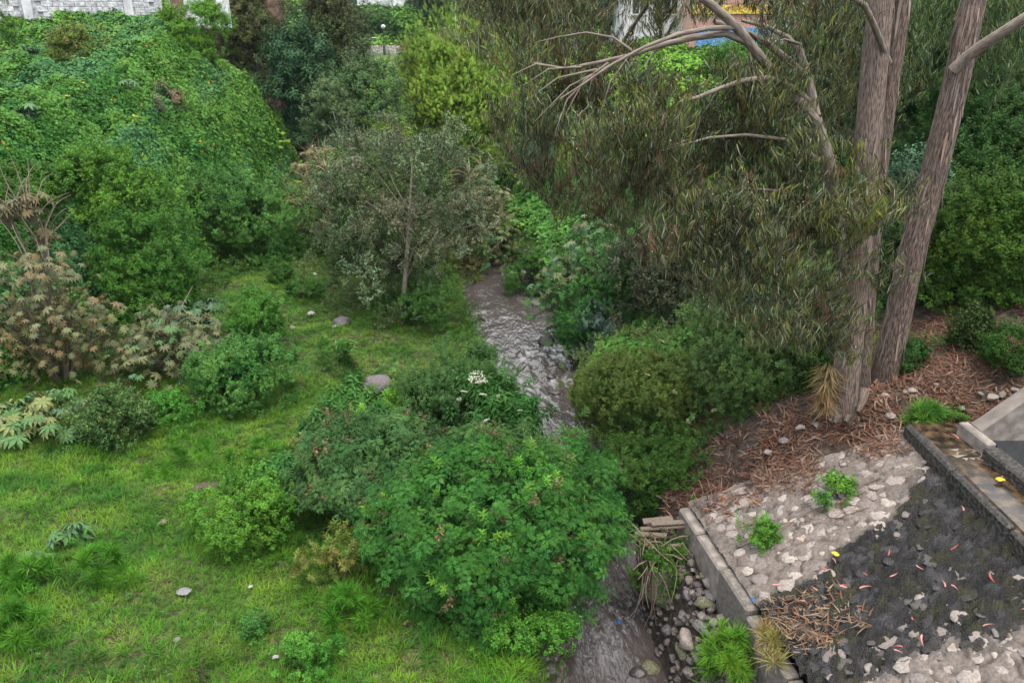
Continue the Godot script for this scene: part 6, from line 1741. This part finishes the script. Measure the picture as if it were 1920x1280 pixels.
func make_debris() -> void:
	var r := rnd(888)
	rock("large grey boulder half hidden by weeds on the lawn", "boulders on the lawn", Vector3(-3.04, 1.14, -15.41), Vector3(0.802, 0.782, 0.630), 0.40, 2, 1114, "boulder")
	rock("flat brown stone lying near the grey tree", "boulders on the lawn", Vector3(-4.58, 1.27, -19.39), Vector3(0.549, 0.338, 0.431), 1.20, 2, 1115, "boulder")
	rock("dark boulder in the stream beside the blue-green bush", "boulders in the stream", Vector3(1.01, 0.04, -20.95), Vector3(0.670, 0.412, 0.526), 102.40, 1, 1116, "rock")
	rock("dark rock at the right bank of the stream at the bend", "boulders in the stream", Vector3(0.79, 0.04, -24.39), Vector3(0.684, 0.422, 0.538), 100.40, 1, 1117, "rock")
	rock("small dark rock in midstream below the big boulder", "boulders in the stream", Vector3(0.89, 0.01, -19.46), Vector3(0.232, 0.143, 0.182), 102.00, 1, 1118, "rock")
	rock("dark rock in the stream near the elder bush", "boulders in the stream", Vector3(1.07, 0.02, -18.47), Vector3(0.317, 0.195, 0.249), 103.60, 1, 1119, "rock")
	rock("blackish rock at the stream edge by the round bush", "boulders in the stream", Vector3(1.11, 0.02, -17.57), Vector3(0.395, 0.244, 0.311), 104.20, 1, 1120, "rock")
	rock("flat dark rock at the left water edge", "boulders in the stream", Vector3(-0.94, 0.03, -22.95), Vector3(0.496, 0.305, 0.389), 90.50, 1, 1121, "rock")
	rock("little dark rock left of the flat one at the bend", "boulders in the stream", Vector3(-1.65, 0.02, -24.95), Vector3(0.452, 0.278, 0.355), 87.00, 1, 1122, "rock")
	rock("rock shelf at the left bank below the blue litter", "boulders in the stream", Vector3(-1.09, 0.03, -21.47), Vector3(0.468, 0.288, 0.367), 89.20, 1, 1123, "rock")
	rock("low rock at the upper bend of the stream", "boulders in the stream", Vector3(-1.69, 0.02, -23.34), Vector3(0.348, 0.215, 0.274), 86.20, 1, 1124, "rock")
	rock("pale stone in the stream near the bottom edge", "boulders in the stream", Vector3(2.08, -0.40, -8.90), Vector3(0.334, 0.206, 0.262), 121.80, 3, 1125, "rock")
	rock("mossy flat stone under water near the boulders", "boulders in the stream", Vector3(1.89, -0.40, -8.80), Vector3(0.293, 0.180, 0.230), 119.60, 1, 1126, "rock")
	rock("large mauve egg-shaped boulder in the middle of the pile", "boulders piled at the foot of the apron wall", Vector3(2.56, 0.44, -9.03), Vector3(0.283, 0.218, 0.223), 0.00, 2, 1127, "rock")
	rock("slate-blue boulder at the top of the pile", "boulders piled at the foot of the apron wall", Vector3(2.65, 0.70, -9.20), Vector3(0.264, 0.203, 0.207), 0.70, 2, 1128, "rock")
	rock("small pale grey boulder beside the slate-blue one", "boulders piled at the foot of the apron wall", Vector3(2.77, 0.86, -9.07), Vector3(0.148, 0.114, 0.116), 1.40, 2, 1129, "rock")
	rock("grey boulder under the kerb wall", "boulders piled at the foot of the apron wall", Vector3(2.88, 0.88, -8.98), Vector3(0.239, 0.184, 0.188), 2.10, 2, 1130, "rock")
	rock("wide mossy brown boulder below the kerb wall", "boulders piled at the foot of the apron wall", Vector3(2.78, 0.84, -8.86), Vector3(0.311, 0.240, 0.244), 2.80, 3, 1131, "rock")
	rock("round grey boulder right of the mauve one", "boulders piled at the foot of the apron wall", Vector3(2.75, 0.74, -8.70), Vector3(0.237, 0.182, 0.186), 3.50, 0, 1132, "rock")
	rock("pale angular boulder against the wall foot", "boulders piled at the foot of the apron wall", Vector3(2.96, 0.81, -8.61), Vector3(0.198, 0.153, 0.156), 4.20, 0, 1133, "rock")
	rock("brown boulder under the wide mossy one", "boulders piled at the foot of the apron wall", Vector3(2.64, 0.55, -8.81), Vector3(0.185, 0.143, 0.145), 4.90, 3, 1134, "rock")
	rock("flat grey boulder at the right of the pile", "boulders piled at the foot of the apron wall", Vector3(2.72, 0.67, -8.59), Vector3(0.309, 0.238, 0.243), 5.60, 2, 1135, "rock")
	rock("mauve boulder at the water edge", "boulders piled at the foot of the apron wall", Vector3(2.40, 0.02, -9.22), Vector3(0.254, 0.196, 0.200), 6.30, 2, 1136, "rock")
	rock("little stone by the water", "boulders piled at the foot of the apron wall", Vector3(2.49, 0.26, -9.17), Vector3(0.135, 0.104, 0.106), 7.00, 0, 1137, "rock")
	rock("big pale boulder with moss on its left side", "boulders piled at the foot of the apron wall", Vector3(2.57, 0.34, -8.66), Vector3(0.409, 0.315, 0.322), 7.70, 4, 1138, "rock")
	rock("moss-covered boulder below the pale one", "boulders piled at the foot of the apron wall", Vector3(2.50, 0.14, -8.65), Vector3(0.319, 0.246, 0.251), 8.40, 3, 1139, "rock")
	rock("small dark stone between the boulders", "boulders piled at the foot of the apron wall", Vector3(2.48, 0.31, -9.40), Vector3(0.175, 0.135, 0.138), 9.10, 1, 1140, "rock")
	rock("greenish stone by the water", "boulders piled at the foot of the apron wall", Vector3(2.46, 0.26, -9.45), Vector3(0.196, 0.151, 0.154), 9.80, 3, 1141, "rock")
	rock("tan stone beside the mauve boulder", "boulders piled at the foot of the apron wall", Vector3(2.67, 0.61, -8.85), Vector3(0.129, 0.100, 0.102), 10.50, 5, 1142, "rock")
	rock("pale stone at the bottom by the grass tuft", "boulders piled at the foot of the apron wall", Vector3(2.52, 0.08, -8.34), Vector3(0.241, 0.185, 0.189), 11.20, 0, 1143, "rock")
	rock("grey boulder under the near wall, left one", "boulders piled at the foot of the apron wall", Vector3(2.95, 0.67, -7.77), Vector3(0.224, 0.172, 0.176), 11.90, 0, 1144, "rock")
	rock("grey boulder under the near wall, right one", "boulders piled at the foot of the apron wall", Vector3(3.26, 0.69, -7.70), Vector3(0.291, 0.224, 0.229), 12.60, 0, 1145, "rock")
	rock("pale round stone at the bottom edge", "boulders piled at the foot of the apron wall", Vector3(3.35, 0.67, -7.61), Vector3(0.136, 0.105, 0.107), 13.30, 4, 1146, "rock")
	rock("flat stone at the grass tuft", "boulders piled at the foot of the apron wall", Vector3(3.02, 0.69, -7.87), Vector3(0.190, 0.147, 0.150), 14.00, 5, 1147, "rock")
	rock("brown rock under the debris pile", "boulders piled at the foot of the apron wall", Vector3(2.86, 0.93, -9.33), Vector3(0.187, 0.144, 0.147), 14.70, 3, 1148, "rock")
	rock("pale slab leaning at the foot of the kerb wall", "boulders piled at the foot of the apron wall", Vector3(2.96, 0.93, -9.16), Vector3(0.316, 0.243, 0.248), 15.40, 5, 1149, "rock")
	rock("small pebble-like boulder at the pile foot", "boulders piled at the foot of the apron wall", Vector3(2.51, 0.22, -8.88), Vector3(0.133, 0.102, 0.104), 16.10, 3, 1150, "rock")
	rock("brown pebble by the mossy boulder", "boulders piled at the foot of the apron wall", Vector3(2.59, 0.29, -8.46), Vector3(0.129, 0.099, 0.101), 16.80, 3, 1151, "rock")
	rock("pale stone lying in the bark litter under the leaning trunk", "pale stones in the bark litter", Vector3(6.64, 3.00, -11.46), Vector3(0.178, 0.128, 0.140), 0.00, 4, 1152, "rock")
	rock("pale stone lying in the bark litter beside the leaning trunk foot", "pale stones in the bark litter", Vector3(6.53, 2.97, -11.48), Vector3(0.119, 0.086, 0.094), 1.00, 5, 1153, "rock")
	rock("pale stone lying in the bark litter below the leaning trunk", "pale stones in the bark litter", Vector3(6.80, 2.97, -11.36), Vector3(0.118, 0.085, 0.093), 2.00, 0, 1154, "rock")
	rock("pale stone lying in the bark litter at the top of the apron", "pale stones in the bark litter", Vector3(6.18, 2.68, -11.16), Vector3(0.196, 0.141, 0.154), 3.00, 4, 1155, "rock")
	rock("pale stone lying in the bark litter above the wing wall", "pale stones in the bark litter", Vector3(7.00, 2.85, -11.01), Vector3(0.135, 0.097, 0.106), 4.00, 5, 1156, "rock")
	rock("pale stone lying in the bark litter near the wing wall", "pale stones in the bark litter", Vector3(7.20, 2.91, -10.97), Vector3(0.134, 0.097, 0.106), 5.00, 0, 1157, "rock")
	rock("pale stone lying in the bark litter left of the wing wall top", "pale stones in the bark litter", Vector3(7.65, 3.10, -10.97), Vector3(0.210, 0.151, 0.165), 6.00, 4, 1158, "rock")
	rock("pale stone lying in the bark litter behind the wing wall", "pale stones in the bark litter", Vector3(7.80, 3.16, -10.98), Vector3(0.152, 0.109, 0.120), 7.00, 5, 1159, "rock")
	rock("pale stone lying in the bark litter on the litter slope", "pale stones in the bark litter", Vector3(7.54, 3.11, -11.11), Vector3(0.135, 0.097, 0.106), 8.00, 0, 1160, "rock")
	rock("pale stone lying in the bark litter near the twin trunk", "pale stones in the bark litter", Vector3(6.21, 2.90, -11.49), Vector3(0.140, 0.100, 0.110), 9.00, 4, 1161, "rock")
	rock("pale stone lying in the bark litter in the litter middle", "pale stones in the bark litter", Vector3(7.01, 3.10, -11.47), Vector3(0.119, 0.085, 0.093), 10.00, 5, 1162, "rock")
	rock("pale stone lying in the bark litter at the right edge", "pale stones in the bark litter", Vector3(8.07, 3.38, -11.29), Vector3(0.155, 0.111, 0.121), 11.00, 0, 1163, "rock")
	rock("pale stone lying in the bark litter left of the twin trunk", "pale stones in the bark litter", Vector3(4.80, 2.39, -11.30), Vector3(0.180, 0.130, 0.142), 12.00, 4, 1164, "rock")
	rock("pale stone lying in the bark litter at the grass edge of the apron", "pale stones in the bark litter", Vector3(4.54, 2.19, -11.23), Vector3(0.201, 0.144, 0.158), 13.00, 5, 1165, "rock")
	rock("pale stone lying in the bark litter just under the twin trunk", "pale stones in the bark litter", Vector3(5.04, 2.47, -11.25), Vector3(0.159, 0.114, 0.125), 14.00, 0, 1166, "rock")
	rock("pale stone lying in the bark litter at the far end of the apron", "pale stones in the bark litter", Vector3(4.28, 1.99, -11.18), Vector3(0.182, 0.131, 0.143), 15.00, 4, 1167, "rock")
	rock("pale stone lying in the bark litter right below the twin trunk", "pale stones in the bark litter", Vector3(5.29, 2.56, -11.25), Vector3(0.139, 0.100, 0.109), 16.00, 5, 1168, "rock")
	rock("pale stone lying in the bark litter in shade of the low dark plant", "pale stones in the bark litter", Vector3(7.06, 3.11, -11.93), Vector3(0.102, 0.073, 0.080), 17.00, 0, 1169, "rock")
	rock("pale stone lying in the bark litter over the wing wall", "pale stones in the bark litter", Vector3(7.99, 3.24, -10.97), Vector3(0.152, 0.109, 0.119), 18.00, 4, 1170, "rock")
	rock("pale stone lying in the bark litter on the upper litter slope", "pale stones in the bark litter", Vector3(7.96, 3.43, -11.50), Vector3(0.118, 0.085, 0.092), 19.00, 5, 1171, "rock")
	var pile := thing("driftwood_pile", "heap of grey driftwood sticks and boards caught above the boulders", "driftwood", Vector3.ZERO)
	var mound := rock("brown earth heap carrying the driftwood", "", Vector3(2.49, 0.35, -9.94), Vector3(1.0, 1.35, 0.95), 0.4, 3, 4, "earth_heap")
	tag(mound, "brown earth heap under the driftwood above the boulders", "earth heap")
	plank(pile, Vector3(2.09, 1.25, -10.27), Vector3(2.57, 1.30, -10.28), 0.13, 0.035)
	plank(pile, Vector3(2.03, 1.20, -10.14), Vector3(2.81, 1.28, -10.12), 0.07, 0.040)
	plank(pile, Vector3(2.20, 1.30, -10.14), Vector3(2.76, 1.33, -10.15), 0.10, 0.030)
	plank(pile, Vector3(2.42, 1.10, -9.85), Vector3(2.68, 1.12, -9.86), 0.05, 0.030)
	plank(pile, Vector3(1.94, 1.15, -10.09), Vector3(2.42, 1.20, -9.97), 0.08, 0.050)
	for i in 46:
		var q := Vector3(2.44, 1.08, -10.04) + Vector3(r.randf_range(-0.5, 0.5), r.randf_range(-0.28, 0.18), r.randf_range(-0.25, 0.45))
		var e := Vector3(r.randf_range(-1.0, 0.7), r.randf_range(-0.55, 0.1), r.randf_range(-0.2, 0.8)) * r.randf_range(0.2, 0.48)
		limb(bowed(q - e, q + e, 0.03, r, 4), r.randf_range(0.008, 0.020), 0.006, mats.deadwood, pile, "stick", 5)
	for i in 16:
		var q := Vector3(2.44, 0.95, -9.94) + Vector3(r.randf_range(-0.45, 0.45), r.randf_range(-0.3, 0.0), r.randf_range(0.2, 0.5))
		limb(bowed(q, q + Vector3(r.randf_range(-0.25, 0.2), r.randf_range(-0.95, -0.4), r.randf_range(0.0, 0.3)), 0.02, r, 4), 0.012, 0.004, mats.dead, pile, "hanging_stick", 5)
	apron_weed("green weed tuft near the left corner of the apron", Vector3(3.49, 1.60, -9.17), 0.54, "shoot", 1175)
	apron_weed("bright green weed growing in the middle of the dry apron", Vector3(4.64, 2.00, -9.45), 0.55, "oval", 1176)
	apron_weed("small bright grass tuft at the upper end of the sill", Vector3(6.40, 2.80, -10.67), 0.50, "tall", 1177)
	apron_weed("tan dead grass clump over the broken lip of the near wall", Vector3(3.15, 1.42, -7.44), 0.53, "dry_tall", 1178)
	apron_weed("tiny weed on the dark face of the sill", Vector3(6.43, 2.50, -9.89), 0.20, "oval", 1179)
	litter("plastic_bag", "crumpled white plastic bag on the lawn left of the flat brown stone", "pieces of litter on the grass", Vector3(-5.57, 1.26, -19.95), 0.222, mats.plastic_white, 1180, 0.50)
	litter("plastic_bag", "small white plastic scrap at the back of the lawn", "pieces of litter on the grass", Vector3(-6.33, 1.28, -23.61), 0.155, mats.plastic_white, 1181, 0.50)
	litter("plastic_bag", "grey crumpled plastic scrap in the near grass", "pieces of litter on the grass", Vector3(-4.65, 1.15, -8.74), 0.191, mats.plastic_grey, 1182, 0.30)
	litter("plastic_bag", "tiny white scrap right of the grey plastic in the near grass", "pieces of litter on the grass", Vector3(-3.78, 1.08, -8.93), 0.065, mats.plastic_white, 1183, 0.50)
	litter("plastic_bag", "little pale scrap left of the bottom weed", "pieces of litter on the grass", Vector3(-3.06, 1.00, -7.67), 0.075, mats.plastic_white, 1184, 0.50)
	litter("plastic_bag", "thin white scrap under the flat brown stone", "pieces of litter on the grass", Vector3(-4.71, 1.23, -19.06), 0.170, mats.plastic_grey, 1185, 0.30)
	litter("plastic_bag", "blue plastic sheet caught at the left water edge", "blue litter by the water", Vector3(-1.57, 0.15, -23.11), 0.342, mats.plastic_blue, 1186, 0.50)
	litter("plastic_bag", "blue scrap floating at the foot of the feathery bush", "blue litter by the water", Vector3(1.72, -0.33, -9.78), 0.092, mats.plastic_blue, 1187, 0.50)
	litter("plastic_bag", "white rag hanging in the litter at the far right water edge", "litter at the far water edge", Vector3(0.00, 0.23, -27.03), 0.315, mats.plastic_white, 1188, 0.50)
	litter("plastic_bag", "pale scrap caught in twigs at the far bend", "litter at the far water edge", Vector3(0.38, 0.53, -26.31), 0.230, mats.plastic_white, 1189, 0.50)
	litter("plastic_bag", "yellow wrapper lying on the wet ledge", "wrappers on the weir", Vector3(6.42, 3.05, -8.66), 0.114, mats.plastic_yellow, 1190, 0.20)
	litter("plastic_bag", "yellow and white wrapper at the edge of the dry apron", "wrappers on the weir", Vector3(4.26, 2.13, -8.31), 0.095, mats.plastic_yellow, 1191, 0.30)
	litter("plastic_bag", "blue bottle cap piece in the wet corner of the apron", "wrappers on the weir", Vector3(3.19, 1.53, -8.13), 0.067, mats.plastic_blue, 1192, 0.50)
	rock("pinkish stone in the near grass left of the seed heads", "stones in the near grass", Vector3(-4.40, 1.11, -7.85), Vector3(0.109, 0.090, 0.086), 0.30, 5, 1193, "stone")
	rock("tan stone at the foot of the yellowing weed", "stones in the near grass", Vector3(-2.64, 0.96, -8.82), Vector3(0.136, 0.112, 0.107), 0.30, 5, 1194, "stone")
	rock("second little stone behind the tan one", "stones in the near grass", Vector3(-2.53, 0.94, -8.98), Vector3(0.092, 0.075, 0.072), 0.30, 2, 1195, "stone")
	rock("bare earth clod in the near grass", "stones in the near grass", Vector3(-5.61, 1.21, -10.32), Vector3(0.167, 0.069, 0.132), 0.30, 3, 1196, "stone")
	rock("brown stone at the left of the lawn under the small tree", "stones in the near grass", Vector3(-5.79, 1.27, -18.85), Vector3(0.220, 0.181, 0.173), 0.30, 5, 1197, "stone")
	var log_thing := thing("fallen_log", "short brown log lying behind the round bush in the grass", "log", Vector3.ZERO)
	limb([Vector3(-5.45, 1.26, -11.16), Vector3(-5.26, 1.27, -11.23), Vector3(-5.07, 1.24, -11.31)], 0.09, 0.075, mats.log_brown, log_thing, "wood", 9, 0.08)
	for i in 40:
		var zz := r.randf_range(-9.3, -5.7)
		var x := r.randf_range(apron_edge(zz) + 0.35, 5.95)
		if apron_wet(x, zz) < 0.5 and r.randf() < 0.75:
			continue
		var fl := part("fallen_leaf", lib.gum_leaf[i % 3], self, facing(Vector3(-0.4, 1, 0.1) + dir(r) * 0.3, r.randf() * TAU, r.randf_range(0.55, 0.95), Vector3(x, apron_y(x, zz) + 0.10, zz)), [mats.gum_red, mats.gum_pink, mats.gum_pink][i % 3])
		tag(fl, "curved red fallen gum leaf on the wet black apron", "leaf", "red gum leaves on the apron")
	for i in 3:
		var xx := 6.22 + r.randf() * 0.4
		var fl := part("fallen_leaf", lib.gum_leaf[i % 3], self, facing(Vector3(0, 1, 0.1), r.randf() * TAU, 1.1, Vector3(xx, 3.012, -9.9 + i * 0.55)), mats.gum_pink)
		tag(fl, "pink fallen gum leaf on the brown wet ledge", "leaf", "red gum leaves on the ledge")
	# white flower heads of the elder and the paler ones of the shrub by the gum tree
	var heads := [
		[Vector3(-0.65, 2.66, -12.70), 0.34, true, "largest white flower head at the top of the elder"],
		[Vector3(-0.55, 2.60, -12.60), 0.26, true, "second white flower head just below the largest one"],
		[Vector3(-0.89, 2.32, -12.80), 0.14, true, "small white flower head left of the largest one"],
		[Vector3(-0.53, 2.38, -12.55), 0.16, true, "white flower head right below the second one"],
		[Vector3(-0.95, 2.32, -12.50), 0.12, true, "white flower head at the left side of the elder"],
		[Vector3(-0.47, 1.92, -12.40), 0.20, true, "white flower head low in the middle of the elder"],
		[Vector3(0.15, 1.93, -12.80), 0.12, true, "white flower head at the right side of the elder"],
		[Vector3(-0.02, 1.97, -13.00), 0.10, true, "small white flower head above the right-hand one"],
		[Vector3(0.23, 1.75, -12.60), 0.10, true, "white flower head at the right tip of the elder"],
		[Vector3(-0.25, 2.29, -12.70), 0.09, true, "small white flower head in the middle above the low one"],
		[Vector3(2.50, 2.62, -12.90), 0.12, false, "cream flower head at the top left of the shrub by the gum base"],
		[Vector3(3.01, 2.32, -12.80), 0.13, false, "cream flower head in the middle left of the shrub by the gum base"],
		[Vector3(3.52, 2.65, -12.90), 0.12, false, "upper cream flower head of the pair under the gum foliage"],
		[Vector3(3.70, 2.78, -12.80), 0.12, false, "cream flower head just right of the upper one under the gum foliage"],
		[Vector3(4.04, 2.80, -12.80), 0.12, false, "right-hand cream flower head near the grass by the gum base"],
		[Vector3(3.67, 2.14, -12.40), 0.14, false, "lower cream flower head in the middle of the shrub"],
		[Vector3(4.09, 2.24, -12.40), 0.12, false, "lower right cream flower head near the gum base"],
		[Vector3(2.82, 3.09, -13.40), 0.13, false, "cream flower head above the olive shrub by the stream"],
		[Vector3(3.18, 1.97, -12.30), 0.12, false, "lowest cream flower head over the litter slope"],
	]
	for h in heads:
		var fh := part("flower_head", lib.umbel[0 if h[2] else 1], self, Transform3D(Basis.from_euler(Vector3(0.5, r.randf() * TAU, 0.2)).scaled_local(Vector3.ONE * h[1]), h[0]))
		tag(fh, h[3], "flower", "white elder flower heads" if h[2] else "cream flower heads on the right bank shrub")
	# twigs and rubbish caught at the bend
	var snag := thing("twig_snag", "tangle of dead twigs caught on the right bank at the far bend", "twigs", Vector3.ZERO)
	for i in 40:
		var q := Vector3(0.39, 0.40, -26.12) + Vector3(r.randf_range(-0.8, 0.8), r.randf_range(-0.3, 0.4), 0.0)
		q.z += (q.x - 0.39) * 0.9 + r.randf_range(-0.3, 0.3)
		limb(bowed(q, q + dir(r) * r.randf_range(0.2, 0.5) + Vector3.DOWN * 0.15, 0.05, r, 4), 0.012, 0.004, mats.dead, snag, "twig", 4)
